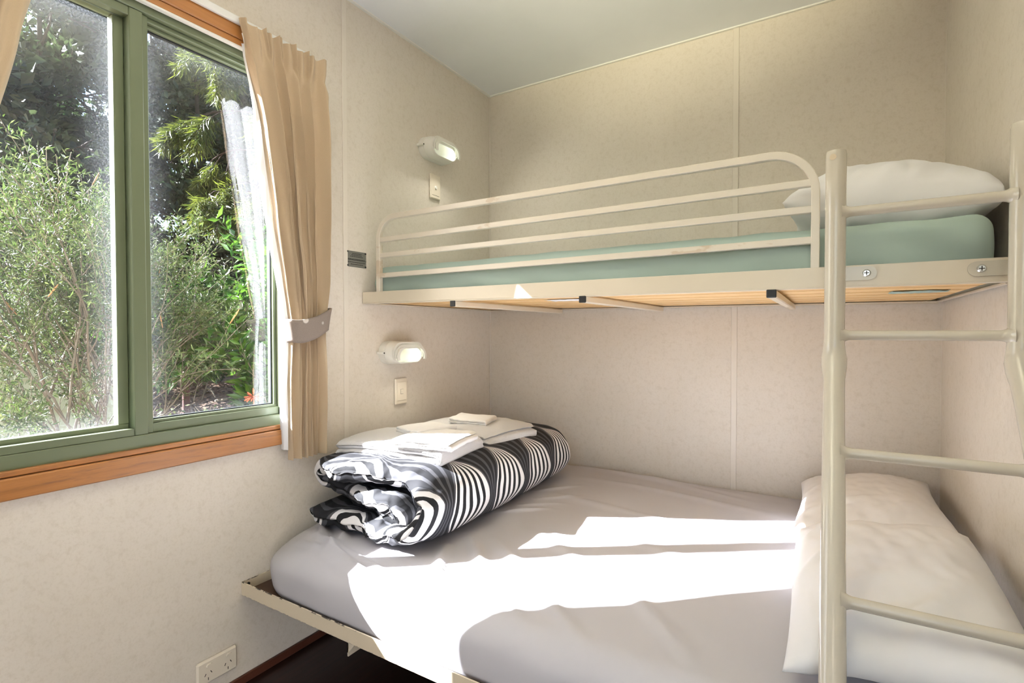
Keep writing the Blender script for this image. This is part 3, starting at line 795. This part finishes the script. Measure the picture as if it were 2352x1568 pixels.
# folds in the fitted sheet, in plan metres: (a, b, height, width)
FOLDS = [((.05, -1.10), (.42, -1.42), .006, .020), ((.10, -1.30), (.62, -1.47), .010, .020), ((.14, -1.36), (.80, -1.49), .008, .016),
         ((.62, -1.18), (.80, -1.50), .010, .018), ((.66, -1.10), (1.05, -1.50), .009, .022), ((.74, -1.08), (1.30, -1.50), .008, .025),
         ((.86, -1.22), (1.10, -1.50), .006, .016), ((.80, -.95), (1.25, -1.20), .004, .03), ((.70, -.55), (1.10, -.62), .004, .03),
         ((.62, -.85), (.78, -.70), .005, .014), ((.64, -.75), (.80, -.62), .004, .012), ((.65, -.65), (.84, -.50), .004, .012),
         ((.50, -.04), (1.50, -.14), .006, .03), ((.70, -.25), (1.56, -.33), .005, .035), ((1.05, -.85), (1.55, -.95), .003, .03),
         ((.25, -1.25), (.35, -1.45), .007, .014), ((1.1, -1.05), (1.5, -1.45), .005, .03)]
FOLDS = [(a, b, h*2.0, w*.8) for a, b, h, w in FOLDS]
FOLDS += [((.04, -1.16), (.30, -1.44), .014, .012), ((.07, -1.22), (.45, -1.46), .014, .012), ((.05, -1.02), (.16, -1.42), .010, .014), ((.30, -1.34), (.85, -1.47), .010, .010), ((.60, -.55), (.75, -.35), .008, .012), ((1.0, -.60), (1.5, -.66), .006, .02), ((.95, -.10), (1.45, -.22), .008, .02)]
def sheet_disp(px, py, pz, out):
    top = max(0, min(1, (pz-.40)/.06)); h = 0
    if top > 0:
        for a, b, hh, ww in FOLDS:
            d, t = segd(px, py, a, b)
            if d < 3*ww: h += hh*exp(-(d/ww)**2)*sin(pi*min(1, max(.04, t))**.8+.15)
    n1 = .0065*nz(px*2.2, py*2.2, 3.3)+.0020*nz(px*9, py*5, .7)
    crown = .016*(1-((px-1.0)/1.0)**2)*(1-((py+.72)/.74)**2)
    z = pz+(h+n1+crown)*top
    # side: drape lines and bulge
    s_ = out*(.006*nz(px*7, py*7, pz*4)+.010*sin(pi*max(0, min(1, (pz-.31)/.16))))
    dx = (-1 if px < 1 else 1)*s_ if (px < .2 or px > 1.9) else 0; dy = -s_ if py < -1.2 else 0
    # the left front corner is pulled low and round
    cd_ = max(0, 1-sqrt((px-.03)**2+(py+1.44)**2)/.42); z -= cd_*cd_*.045*top
    return (min(max(px+dx, .008), 1.988), max(py+dy, -1.476) if py < -1.2 else min(py, -.003), z)
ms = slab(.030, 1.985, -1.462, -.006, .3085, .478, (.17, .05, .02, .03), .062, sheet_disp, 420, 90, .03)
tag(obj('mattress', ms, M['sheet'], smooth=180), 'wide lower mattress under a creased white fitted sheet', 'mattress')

UF = [((.06, -.93), (.20, -.90), .008, .014), ((.1, -.94), (.5, -.88), .006, .02), ((.9, -.94), (1.2, -.88), .006, .018), ((1.25, -.94), (1.35, -.90), .006, .012)]
def up_disp(px, py, pz, out):
    t = (pz-1.303)/.13
    wv = .006*nz(px*6, py*4, pz*10)+.008*sin(px*26+pz*60+3*nz(px*2, 0, 0))*max(0, nz(px*3, 1, 5)+.35)
    r_ = exp(-((px-1.66+(pz-1.31)*1.4)/.05)**2)*.008+exp(-((px-1.82+(pz-1.31)*1.0)/.03)**2)*.006-exp(-((px-1.75+(pz-1.31)*1.2)/.03)**2)*.004
    s_ = out*(wv+r_+.008*sin(pi*max(0, min(1, t))))
    dy = -s_ if py < -.8 else 0; dx = -s_ if px < .1 else 0
    z = pz+(.006*nz(px*3, py*3, 2)+.004*nz(px*11, py*9, 1)*(1-out) if t > .6 else 0)-.004*px*0
    z -= .009*px*(1-min(1, max(0, t)))+0
    return (max(.009, px+dx), max(py+dy, BF+.0215 if pz < 1.34 else BF+.020), z)
us = slab(.032, 1.972, -.915, -.014, 1.2985, 1.432, (.05, .05, .02, .03), .030, up_disp, 460, 26, .012)
tag(obj('mattress', us, M['green_sheet'], smooth=180), 'upper bunk mattress under a sage green fitted sheet', 'mattress')

def pillow(name, mat, label, group, mtx, L, Wd_, Hh, seed, droop=0, under=.55, pinch=.06, wr=.006, edge=.012, creases=(), lim=None):
    nu, nv = 90, 64; mb = MB()
    def pt(u, v, sgn):
        a, b = u*2-1, v*2-1
        ea = (1-abs(a)**2.6); eb = (1-abs(b)**2.6)
        hgt = (max(0, ea)**.50)*(max(0, eb)**.50)
        # outline pulls in along the edges, corners stay out
        sx = 1-pinch*(1-b*b)*0.6*abs(a)**3; sy = 1-pinch*1.2*(1-a*a)*abs(b)**3
        x = a*L/2*sx*(1-.02*sin(b*3+seed)); y = b*Wd_/2*sy
        cor = (abs(a)*abs(b))**3
        w_ = wr*nz(a*3+seed, b*3, sgn)+wr*.6*nz(a*8+seed, b*8, 2)
        for (p, q, hh, ww) in creases:
            d, t = segd(x, y, p, q)
            if d < 3*ww: w_ += hh*exp(-(d/ww)**2)*sin(pi*t)
        rad = abs(nz(math.atan2(b, a)*5, seed, .3))*wr*.5*(max(abs(a), abs(b))**4)
        z = sgn*(Hh/2*hgt)+(w_-rad)*(hgt**.6 if hgt > 0 else 0)
        z = z if sgn > 0 else z*under
        return mtx @ Vector((x, y, z+.004*sin(a*6+seed)*abs(b)-droop*(abs(b)**2.5+.4*max(0, a)**3)))
    mb.grid(lambda u, v: pt(u, v, 1), nu, nv); o = len(mb.v); 
    lower = MB().grid(lambda u, v: pt(u, v, -1), nu, nv)
    mb.add(lower.v, [f[::-1] for f in lower.f])
    if lim: mb.v = [lim(p) for p in mb.v]
    o = obj(name, mb, mat, smooth=180, loc=tuple(mtx.translation))
    # weld the seam
    import bmesh
    bm = bmesh.new(); bm.from_mesh(o.data); bmesh.ops.remove_doubles(bm, verts=bm.verts, dist=.0006); bm.to_mesh(o.data); bm.free()
    for p in o.data.polygons: p.use_smooth = True
    return tag(o, label, 'pillow', group)
def limr(xmax, zmin, ymax=-.004): return lambda p: (min(p[0], xmax), min(p[1], ymax), max(p[2], zmin))
def T(loc, rx=0, ry=0, rz=0): return Matrix.Translation(loc) @ Matrix.Rotation(radians(rz), 4, 'Z') @ Matrix.Rotation(radians(ry), 4, 'Y') @ Matrix.Rotation(radians(rx), 4, 'X')
pillow('pillow', M['pillowcase'], 'white pillow lying at the wall corner of the lower bed', 'white pillows on the lower bed',
       T((1.765, -.375, .565), 0, -8, 0), .41, .70, .17, 1.0, lim=limr(1.992, .483),
       creases=[((-.19, -.22), (.05, -.12), .010, .016), ((-.19, .02), (.0, .10), .009, .016), ((-.2, .2), (-.06, .24), .008, .014), ((.02, -.30), (.16, -.10), .007, .018)])
pillow('pillow', M['pillowcase'], 'white pillow nearest the ladder foot, lapped over the other lower pillow', 'white pillows on the lower bed',
       T((1.775, -1.045, .582), 3, -8, 0), .40, .70, .18, 4.0, lim=limr(1.992, .483),
       creases=[((-.18, -.25), (.05, -.05), .008, .025), ((-.19, -.30), (.10, -.20), .016, .018), ((-.2, -.1), (-.05, .08), .012, .016), ((-.2, .1), (-.08, .22), .010, .014), ((.0, -.32), (.14, -.05), .010, .022)])
pillow('pillow', M['pillowcase'], 'white pillow on the green upper mattress behind the ladder', None,
       T((1.775, -.52, 1.520), 0, 3, 0), .46, .72, .25, 8.0, droop=.025, wr=.010, under=.95, lim=limr(1.990, 1.436),
       creases=[((-.17+.065*k, -.375), (-.10+.065*k, -.24), .0065, .012) for k in range(6)])

def folded(path, thick, y0, y1, xf, nseg=150, ny=60, nzf=None, uvoff=0.0, endround=True):
    """thick cloth laid along a 2-D path (a, b) and swept along y. xf maps (a, y, b) to the world"""
    P = [Vector((p[0], p[1])) for p in path]
    # Catmull-Rom resample
    S_ = []; 
    for i in range(len(P)-1):
        p0, p1, p2, p3 = P[max(0, i-1)], P[i], P[i+1], P[min(len(P)-1, i+2)]
        for k in range(12):
            t = k/12; S_.append(.5*((2*p1)+(-p0+p2)*t+(2*p0-5*p1+4*p2-p3)*t*t+(-p0+3*p1-3*p2+p3)*t**3))
    S_.append(P[-1]); d = [0]
    for a, b in zip(S_, S_[1:]): d.append(d[-1]+(b-a).length)
    def at(s):
        s = max(0, min(d[-1], s)); j = 0
        while j < len(d)-2 and d[j+1] < s: j += 1
        k = (s-d[j])/max(1e-9, d[j+1]-d[j]); return S_[j].lerp(S_[j+1], k)
    L = d[-1]; C = []; 
    for i in range(nseg+1):
        s = L*i/nseg; c = at(s); tg = (at(s+.004)-at(s-.004)).normalized(); C.append((c, Vector((-tg.y, tg.x)), s))
    loop = []                                            # closed outline: side +, end, side -, end
    th = thick/2
    for c, n_, s in C:
        e_ = min(s, L-s); k = sqrt(max(0, 1-(1-min(1, e_/th))**2)) if endround else 1
        loop.append((c, n_, s, th*k, 1))
    for c, n_, s in C[::-1]:
        e_ = min(s, L-s); k = sqrt(max(0, 1-(1-min(1, e_/th))**2)) if endround else 1
        loop.append((c, n_, s, th*k, -1))
    m = len(loop); mb = MB(); mb.uv = []
    rows = []
    er = 6
    yy = []
    for j in range(er): a = pi/2*j/er; yy.append((th*(1-sin(a+.0))*1.0 if False else (1-sin(a)), 0, cos(a)))
    tl = []
    for j in range(er+1): a = pi/2*j/er; tl.append((y0, th*(1-sin(a)), sin(a)))     # (edge, inset from edge, thickness factor) - placeholder order
    prof = []
    for j in range(er+1): a = pi/2*j/er; prof.append((th*(1-cos(a)), sin(a)))        # inset, thickness factor
    ys = [(p[0], p[1], 0) for p in prof]
    for j in range(1, ny): ys.append((None, 1, j/ny))
    for j in range(er, -1, -1): ys.append((prof[j][0], prof[j][1], 1))
    for (ins, kf, side) in ys:
        for (c, n_, s, t_, sg) in loop:
            e0, e1 = y0, y1
            if nzf:
                q0, q1 = nzf(s/L); e0 += q0; e1 += q1
            if ins is None: y_ = lerp(e0+th, e1-th, side)
            elif side == 0: y_ = e0+ins
            else: y_ = e1-ins
            tt = t_*max(kf, .02); p = c+n_*(tt*sg)
            mb.v.append(xf(p.x, y_, p.y, s, sg)); mb.uv.append((s*1.0+uvoff+(0.09 if sg > 0 else 0), y_))
    R_ = len(ys)
    for i in range(R_-1):
        for j in range(m): mb.f.append((i*m+j, i*m+(j+1) % m, (i+1)*m+(j+1) % m, (i+1)*m+j))
    h = m//2
    for base, flip in ((0, True), ((R_-1)*m, False)):
        for j in range(h-1):
            f_ = (base+j, base+j+1, base+m-2-j, base+m-1-j); mb.f.append(f_[::-1] if not flip else f_)
    return mb
# the rolled duvet
dpath = [(.035, .050), (.09, .037), (.22, .034), (.42, .036), (.53, .055), (.573, .118), (.535, .192), (.42, .217), (.24, .222), (.09, .208), (.045, .172), (.10, .140), (.22, .128), (.36, .130), (.455, .125), (.47, .098), (.40, .088), (.28, .086), (.17, .088)]
def dxf(a, y, b, s, sg):
    e = max(0, 1-(y+1.28)/.16) if y > -1.28 else 1
    e2 = max(0, 1-(-.22-y)/.12)
    amp = .0055+.012*e*e
    w1 = amp*nz(a*16+s*3, y*10, b*18)+.004*nz(a*5, y*4, b*5)+.006*e*e*nz(a*45, y*30, b*45)
    puff = .012*sin(pi*min(1, max(0, (y+1.28)/1.06)))**.5 if -1.28 < y < -.22 else 0
    cx_, cz_ = .31, .125; dx, dz = a-cx_, b-cz_
    k = 1+puff/.12*.35-e2*e2*.10-e*e*.05
    # whole roll slumps a little lower towards the back
    yy = y+.010*nz(a*12, b*14, s*6)*(e+e2)
    X = .052+cx_+dx*k+w1*.8; Z = .487+cz_*(1-.06*(y+1.28))+dz*k*(1-.05*(y+1.28))+w1
    X -= .06*max(0, (y+.9))*.5*(dx > 0)
    return (max(.012, X), yy, max(.4855+.004, Z))
dm = folded(dpath, .062, -1.30, -.235, dxf, 260, 110, lambda s: (.03*sin(s*21)*(.4+s)+.025*nz(s*9, 0, 1)+.05*s*s, .02*sin(s*15)))
tag(obj('duvet', dm, M['duvet'], smooth=180), 'rolled black and white leaf patterned duvet on the lower bed', 'duvet')

# towels
def towel(name, mat, label, cat, group, cx, cy, z, rz, Lx, Ly, layers, th, seed, sag=0.0, tilt=0.0, part=None, bend=None):
    P = []; hw = Lx/2; g = th*1.04
    x = -hw
    for k in range(layers):
        zc = th/2+g*k; a, b = (-hw+th*.5, hw-th*.5) if k % 2 == 0 else (hw-th*.5, -hw+th*.5)
        P += [(a, zc), (lerp(a, b, .33), zc+.001), (lerp(a, b, .66), zc), (b, zc)]
        if k < layers-1: P.append((b+math.copysign(th*.45, b), zc+g/2))
    c_, s_ = cos(radians(rz)), sin(radians(rz))
    def xf(a, y, b, s, sg):
        u = a/hw; v = y/(Ly/2)
        w_ = .0022*nz(a*30+seed, y*30, b*40)+.004*nz(a*7+seed, y*7, seed)
        zz = b+w_+tilt*v*Ly/2-sag*(u*u)*.6-sag*v*v*.4
        zz += bend(u, v) if bend else 0
        aa = a+.004*nz(y*12, seed, b*30); y2 = y+.006*nz(a*10, seed+4, b*60)
        return (cx+aa*c_-y2*s_, cy+aa*s_+y2*c_, z+max(zz, -.03))
    mb = folded(P, th, -Ly/2, Ly/2, xf, 110, 26, lambda s: (.006*nz(s*14, seed, 0), .006*nz(s*14, seed, 5)))
    o = obj(name, mb, mat, smooth=180, loc=(cx, cy, z))
    return tag(o, label, cat, group)
towel('bath_towel', M['terry'], 'thick folded white bath towel on the near end of the rolled duvet', 'towel', 'folded white towels on the duvet', .325, -1.03, .7315, 8, .45, .30, 2, .027, 1, .018)
towel('bath_mat', M['linen'], 'flat white folded bath mat on the near bath towel, right of the face cloth', 'towel', 'folded white towels on the duvet', .475, -1.055, .778, 12, .22, .23, 3, .009, 3, .006)
towel('face_cloth', M['linen'], 'small folded white face cloth on top of the near towel stack', 'face cloth', 'small face cloths on the towels', .345, -.955, .790, -18, .17, .17, 2, .010, 5, .004, bend=lambda u, v: .010*max(0, u)**2-.004)
towel('bath_towel', M['terry'], 'thick folded white bath towel on the far end of the rolled duvet', 'towel', 'folded white towels on the duvet', .335, -.62, .7220, -6, .42, .33, 3, .018, 7, .020)
towel('face_cloth', M['linen'], 'small folded white face cloth on top of the far bath towel', 'face cloth', 'small face cloths on the towels', .335, -.64, .7775, 15, .17, .15, 2, .010, 9, .004, bend=lambda u, v: .010*max(0, -u)**2-.003)

# ------------------------------------------------------------------ unseen fill lamps added behind the camera
cl_ = thing('ceiling_fill_lamp', (1.9, -3.3, H), 'round white ceiling lamp added for fill, unseen behind the viewpoint', 'ceiling lamp')
b = MB().cyl((1.9, -3.3, H), (0, 0, -1), .24, .03, 40); obj('base', b, M['white_plastic'], cl_, smooth=40)

ul = thing('fill_uplighter', (1.15, -2.95, 0), 'tall uplighter added for fill, unseen behind the viewpoint', 'floor lamp')
obj('base', MB().cyl((1.15, -2.95, 0), (0, 0, 1), .13, .02, 32), M['steel'], ul, smooth=40)
obj('pole', MB().cyl((1.15, -2.95, .02), (0, 0, 1), .012, 1.68, 14), M['steel'], ul, smooth=40)
obj('lamp_shade', MB().tube([(1.15, -2.95, 1.68), (1.15, -2.95, 1.74)], [.05, .17], 32, caps=False), M['steel'], ul, smooth=40)

# ------------------------------------------------------------------ outdoors
def gz_(x, y): 
    t = max(0, min(1, -x/6.5)); return -.40+.55*t+.05*nz(x*.6, y*.6, 0)
gm = MB().grid(lambda s, t: ((lambda x, y: (x, y, gz_(x, y)+.015*nz(x*5, y*5, 2)))(-.12-29.9*s*s, -12+36*t)), 90, 120)
struct('ground', gm, M['mulch'], smooth=180)
struct('wall_outside', MB().box(-.115, -.1005, -4.7, WY0, -.45, 2.6).box(-.115, -.1005, WY1, .3, -.45, 2.6).box(-.115, -.1005, WY0, WY1, -.45, WZ0-.002).box(-.115, -.1005, WY0, WY1, WZ1+.002, 2.6), M['skin_out'])
# loose bark and sticks
rnd = random.Random(9); mc = MB()
for i in range(7000):
    x = -rnd.uniform(4.2, 8.5); y = rnd.uniform(.2, 5.0); z = gz_(x, y)+.012+rnd.uniform(0, .03); a = rnd.uniform(0, pi); l = rnd.uniform(.02, .07); w_ = l*rnd.uniform(.25, .5); tl_ = rnd.uniform(-.5, .5)
    dx, dy = cos(a)*l, sin(a)*l; ex, ey = -sin(a)*w_, cos(a)*w_
    mc.add([(x-dx, y-dy, z-tl_*l), (x+ex, y+ey, z+.01), (x+dx, y+dy, z+tl_*l), (x-ex, y-ey, z-.005)], [(0, 1, 2, 3)])
tag(obj('bark_chips', mc, leaf_mat('bark_chip', [(.06, .022, .012), (.20, .10, .055), (.34, .21, .13), (.11, .05, .025)], 0.0, .8)), 'loose red brown bark chips scattered on the garden floor', 'bark mulch', kind='stuff')

def frame_of(d):
    d = d.normalized(); a = Vector((0, 0, 1)) if abs(d.z) < .9 else Vector((1, 0, 0)); n = d.cross(a).normalized(); return d, n, d.cross(n)
def grow(rnd, base, d, length, rad, depth, segs, tips, droop=0.0, spread=.7, kids=3, tmb=None, minr=.0015):
    n = 5; p = Vector(base); d = Vector(d).normalized(); pts = [p.copy()]
    for i in range(n):
        d = (d+Vector((rnd.gauss(0, .10), rnd.gauss(0, .10), rnd.gauss(0, .08)-droop*(.4+i*.2)))).normalized()
        p = p+d*length/n; pts.append(p.copy())
    tmb.tube(pts, [max(minr, rad*(1-.6*i/n)) for i in range(n+1)], 6 if rad > .01 else 4, caps=False)
    if depth == 0: tips.append(pts); return
    for k in range(kids):
        t = rnd.uniform(.35, 1.0); i = min(n-1, int(t*n)); q = pts[i].lerp(pts[i+1], t*n-i)
        dd, nn, bb = frame_of(d); a = rnd.uniform(0, 2*pi); s_ = rnd.uniform(.35, 1.0)*spread
        nd = dd+(nn*cos(a)+bb*sin(a))*s_
        grow(rnd, q, nd, length*rnd.uniform(.55, .8), max(minr, rad*.5), depth-1, segs, tips, droop, spread, kids, tmb, minr)
    grow(rnd, pts[-1], d, length*.6, max(minr, rad*.4), depth-1, segs, tips, droop, spread, kids, tmb, minr)
def leaves(mb, rnd, tips, per, ll, lw, out=.7, jitter=.02):
    for pts in tips:
        for k in range(per):
            t = rnd.uniform(.0, 1.0)*(len(pts)-1); i = min(len(pts)-2, int(t)); p = pts[i].lerp(pts[i+1], t-i); d = (pts[i+1]-pts[i]).normalized()
            dd, n, b = frame_of(d); a = rnd.uniform(0, 2*pi)
            ld = (dd*rnd.uniform(.2, 1.0)+(n*cos(a)+b*sin(a))*out).normalized()
            p = p+Vector((rnd.gauss(0, jitter), rnd.gauss(0, jitter), rnd.gauss(0, jitter)))
            l = ll*rnd.uniform(.6, 1.2); _, n2, b2 = frame_of(ld); c = rnd.uniform(0, pi); w = (n2*cos(c)+b2*sin(c))*lw*l
            m_ = p+ld*l*.5+n2*l*.06
            mb.add([p, m_+w, p+ld*l, m_-w], [(0, 1, 2, 3)])
def plant(name, seed, base, stems, length, rad, depth, kids, leaf, per, ll, lw, label, cat='shrub', bark='bark', droop=0, spread=.7, out=.7, jitter=.02, group=None, minr=.0015, zmin=-9):
    rnd = random.Random(seed); tips = []; tm = MB()
    for (bx, by, dx, dy, dz, k) in stems:
        grow(rnd, (base[0]+bx, base[1]+by, base[2]), (dx, dy, dz), length*k, rad*k, depth, None, tips, droop, spread, kids, tm, minr)
    lm = MB()
    if per: leaves(lm, rnd, [p for p in tips if p[-1].z > zmin], per, ll, lw, out, jitter)
    r = thing(name, base, label, cat, group)
    obj('branches', tm, M[bark], r, smooth=180)
    if per: obj('foliage', lm, M[leaf], r)
    return r, tips
# 1 big bottlebrush shrub just outside the left pane
b1, tips1 = plant('bottlebrush_shrub', 11, (-2.25, -.90, gz_(-2.25, -.90)), [(0, 0, .05, -.45, 1.0, 1.0), (0, .05, .20, -.22, 1.1, 1.1), (.05, -.1, .2, -.75, .8, 1.0), (0, 0, -.2, -.15, 1.3, 1.0), (.1, 0, .25, -.4, 1.3, .95), (-.1, -.05, 0, -.55, 1.6, 1.05)],
    1.05, .019, 3, 4, 'leaf_olive', 52, .044, .11, 'olive green bottlebrush shrub with pale twigs outside the left pane', droop=-.02, spread=.75, out=.8)
# 2 smaller shrub behind the right pane
b2, tips2 = plant('bottlebrush_shrub', 23, (-3.2, -.78, gz_(-3.2, -.78)), [(0, 0, .05, .30, 1.3, 1.0), (0, .05, 0, .34, 1.3, 1.05), (0, -.1, .1, .15, 1.3, .9), (.1, 0, .1, .36, 1.3, 1.1)],
    .90, .014, 3, 4, 'leaf_olive', 36, .044, .11, 'sunlit bottlebrush shrub seen through the left of the right pane', zmin=1.05, droop=-.03, spread=.55, out=.8)
# orange flower spikes on shoot tips
rnd = random.Random(3); M['spike'] = simple('orange_spike', (.40, .20, .08), .7)
for tps, root_, cnt in ((tips1, b1, 16), (tips2, b2, 6)):
    for pts in rnd.sample(tps, cnt):
        obj('flower_spike', MB().tube([pts[-2], pts[-1], pts[-1]+(pts[-1]-pts[-2]).normalized()*.03], [.003, .0055, .002], 6), M['spike'], root_, smooth=180)
# 3 dry twig shrub at the lower corner of the left pane
plant('twiggy_shrub', 31, (-1.25, -1.14, gz_(-1.2, -1.14)), [(0, 0, 0, -.1, 1, 1.0), (.03, .05, .2, .2, 1, .9), (0, -.05, -.2, -.3, 1, 1), (0, .05, -.1, .3, 1, .9)],
    .50, .010, 4, 3, 'leaf_olive', 2, .03, .2, 'pale dry twiggy shrub at the lower right corner of the left pane', bark='twig', spread=.9, minr=.0010)
# 4 red bush
r4, tips4 = plant('red_leaf_bush', 41, (-1.55, -1.72, gz_(-1.5, -1.7)), [(0, 0, 0, 0, 1, 1.0), (.05, .08, .1, .3, 1, .9), (0, -.08, 0, -.3, 1, 1), (0, .0, -.2, .1, 1, .9)],
    .42, .010, 3, 3, 'leaf_dark', 22, .05, .32, 'low dark green bush with red top leaves at the bottom left', spread=.8)
rl = MB(); leaves(rl, random.Random(5), [p for p in tips4 if p[-1].z > .66 and p[-1].y < -1.45], 16, .05, .36); obj('red_leaves', rl, M['leaf_red'], r4)
yl = MB(); leaves(yl, random.Random(6), [p for p in tips4 if p[-1].z < .62][:40], 8, .05, .36); obj('yellow_leaves', yl, M['leaf_yellow'], r4)
# 5 leafy plant right edge of the right pane with long leaves
plant('broad_leaf_shrub', 51, (-1.75, -.22, gz_(-1.7, -.2)), [(0, 0, 0, 0, 1, 1.0), (.0, .08, .0, .15, 1, 1.0), (0, -.05, 0, -.1, 1, .9), (0, .1, .1, .25, 1.1, 1)],
    .78, .012, 2, 4, 'leaf_bright', 22, .12, .16, 'bright green shrub with long narrow leaves beside the right curtain', droop=.0, spread=.5, out=.9, jitter=.01)
plant('broad_leaf_shrub', 57, (-3.0, .80, gz_(-3, .8)), [(0, 0, 0, -.3, 1, 1.15), (.0, .08, .0, .15, 1, 1.3), (0, -.05, 0, -.45, 1, 1.1), (0, .1, .1, .25, 1.1, 1)],
    1.0, .014, 2, 5, 'leaf_bright', 30, .13, .17, 'bright green leafy shrub in the middle of the right pane', droop=.02, spread=.6, out=.9, jitter=.01)
plant('broad_leaf_shrub', 59, (-6.2, 1.45, gz_(-6.2, 1.4)), [(0, 0, 0, -.3, 1, 1.0), (.0, .2, .0, .3, 1, 1.0), (0, -.25, 0, -.3, 1, .9), (0, .1, .2, .1, 1.1, .8)],
    .60, .012, 2, 4, 'leaf_bright', 26, .10, .14, 'yellow green low plant at the far side of the mulch, left', droop=.04, spread=.8, out=.9)
# dark leafy cover under the right pane
plant('ground_cover', 61, (-2.3, .10, gz_(-2.3, .1)), [(0, 0, rx, ry, .35, 1) for i, (rx, ry) in enumerate([(.2, -.9), (0, .9), (.6, .3), (-.1, -.6), (.5, -.6), (0, .5), (.5, .8)])],
    .38, .008, 2, 4, 'leaf_dark', 14, .07, .28, 'low dark leafy ground cover below the right pane', droop=.04, spread=.9)
# 6 background trees
def tree(name, seed, x, y, h, leaf, per, ll, lw, label, droop=0, kids=4, depth=3, spread=.8, out=.7, bark='dark_bark', r=.09, low=.0, group='trees behind the garden', jit=.10, n0=6):
    rnd = random.Random(seed); tm = MB(); tips = []; g0 = gz_(x, y)
    pts = [Vector((x, y, g0-.1))]
    for i in range(8): pts.append(pts[-1]+Vector((rnd.gauss(0, .05), rnd.gauss(0, .05), (h+.1)/8)))
    tm.tube(pts, [r*(1-.8*i/8) for i in range(9)], 8, caps=False)
    for k in range(n0*3):
        t = low+(1-low)*(k+rnd.random())/(n0*3); i = min(7, int(t*8)); q = pts[i].lerp(pts[i+1], t*8-i); a = k*2.4+rnd.uniform(-.3, .3)
        grow(rnd, q, (cos(a), sin(a), rnd.uniform(.0, .5)), h*.17*(1.25-t*.6), r*.3, depth-1, None, tips, droop, spread, kids, tm, .004)
    lm = MB(); leaves(lm, rnd, tips, per, ll, lw, out, jit)
    rt = thing(name, (x, y, g0), label, 'tree', group)
    obj('trunk', tm, M[bark], rt, smooth=180); obj('foliage', lm, M[leaf], rt)
TREES = [(-9.8, 1.0, 7.8, 'dense dark leafed tree behind the bottlebrush, seen at the left edge'), (-10.4, 2.3, 8.4, 'dense dark leafed tree behind the left pane, second from the left edge'),
         (-9.4, 3.3, 7.6, 'dense dark leafed tree behind the left of the right pane'), (-8.6, 4.5, 7.0, 'dense dark leafed tree behind the curtain reflection'),
         (-11.2, .1, 9.0, 'tall dark tree far behind the left curtain'), (-13.2, 1.9, 10.0, 'tall dark tree far behind the left pane'), (-13.6, 4.4, 10.5, 'tall dark tree far behind the window mullion'),
         (-12.6, 7.0, 9.5, 'tall dark tree far behind the right pane'), (-8.8, 6.6, 6.5, 'tall dark tree far behind the right curtain')]
for i, (x, y, h, lb_) in enumerate(TREES):
    tree('dense_tree', 100+i, x, y, h, 'leaf_dark', 64 if x > -11 else 50, .15 if x > -11 else .24, .27, lb_, kids=3, depth=3, low=.0)
tree('casuarina_tree', 200, -5.6, 2.15, 5.6, 'leaf_yellow', 90, .17, .045, 'feathery yellow green tree hanging behind the top of the right pane', droop=.16, kids=4, depth=3, spread=.7, out=.35, low=.52, group=None, jit=.03, r=.06, n0=5)
# post and sticks
tag(obj('garden_post', MB().tube([(-4.3, .50, gz_(-4.3, .5)-.1), (-4.3, .50, .95)], .028, sq=True), M['iron']), 'dark rust red post standing in the bark mulch', 'post')
for i, (x, y, a, l) in enumerate(((-5.9, 1.7, .4, .9), (-6.3, 2.2, 2.2, .7), (-5.6, 2.4, .9, .8), (-6.6, 1.9, -.3, .8))):
    rnd = random.Random(i+70); z = gz_(x, y); pts = [Vector((x+cos(a)*l*t, y+sin(a)*l*t, z+.03+.22*sin(t*3)*.5+rnd.uniform(0, .04))) for t in (0, .2, .4, .6, .8, 1)]
    tag(obj('fallen_branch', MB().tube(pts, [.022, .02, .018, .014, .01, .006], 7), M['twig'], smooth=180), 'pale dead branch lying on the sunlit bark mulch', 'branch', 'dead branches on the mulch')
# orange flower
fl = thing('orange_flower', (-1.3, -.62, gz_(-1.3, -.6)), 'orange flower head on a thin stalk at the bottom of the right pane', 'flower')
fc = Vector((-1.3, -.615, .775)); obj('stalk', MB().tube([(-1.33, -.56, gz_(-1.3, -.6)), (-1.31, -.57, .4), fc], [.006, .005, .004], 8), simple('flower_stalk', (.45, .12, .07), .6), fl, smooth=180)
pm = MB(); rnd = random.Random(8)
for k in range(26):
    a = k*2.399; t = (k/26)**.5; d = Vector((cos(a)*t, sin(a)*t, .45-.75*t)).normalized(); q = fc+d*.012; e_ = q+d*.038+Vector((0, 0, -.014*t)); n_ = Vector((-sin(a), cos(a), 0))*.007
    pm.tube([q, q.lerp(e_, .5), e_], [.003, .005, .0035], 6)
obj('petals', pm, M['leaf_orange'], fl, smooth=180)
# neighbour's cabin: cream weatherboards
nb = thing('neighbour_cabin', (-4.6, -2.1, gz_(-4.6, -2)), 'cream weatherboard cabin wall behind the bottlebrush shrub', 'building')
wb = MB(); z = gz_(-4.3, -2)-.1; xw = -4.3; ye = -.02
while z < 1.12:
    wb.add([(xw, -4.6, z), (xw, ye, z), (xw-.022, ye, z+.15), (xw-.022, -4.6, z+.15), (xw-.03, ye, z), (xw-.03, -4.6, z)], [(0, 1, 2, 3), (0, 5, 4, 1)]); z += .15
wb.box(-5.0, xw-.03, -4.6, ye-.002, gz_(-4.3, -2)-.1, z)
obj('weatherboards', wb, M['boards'], nb)
obj('roof', MB().box(-5.1, xw+.03, -4.8, ye+.04, z, z+.05), M['roof'], nb)
obj('corner_board', MB().box(xw-.03, xw+.012, ye-.06, ye+.01, gz_(-4.3, -2)-.1, z), M['boards'], nb)
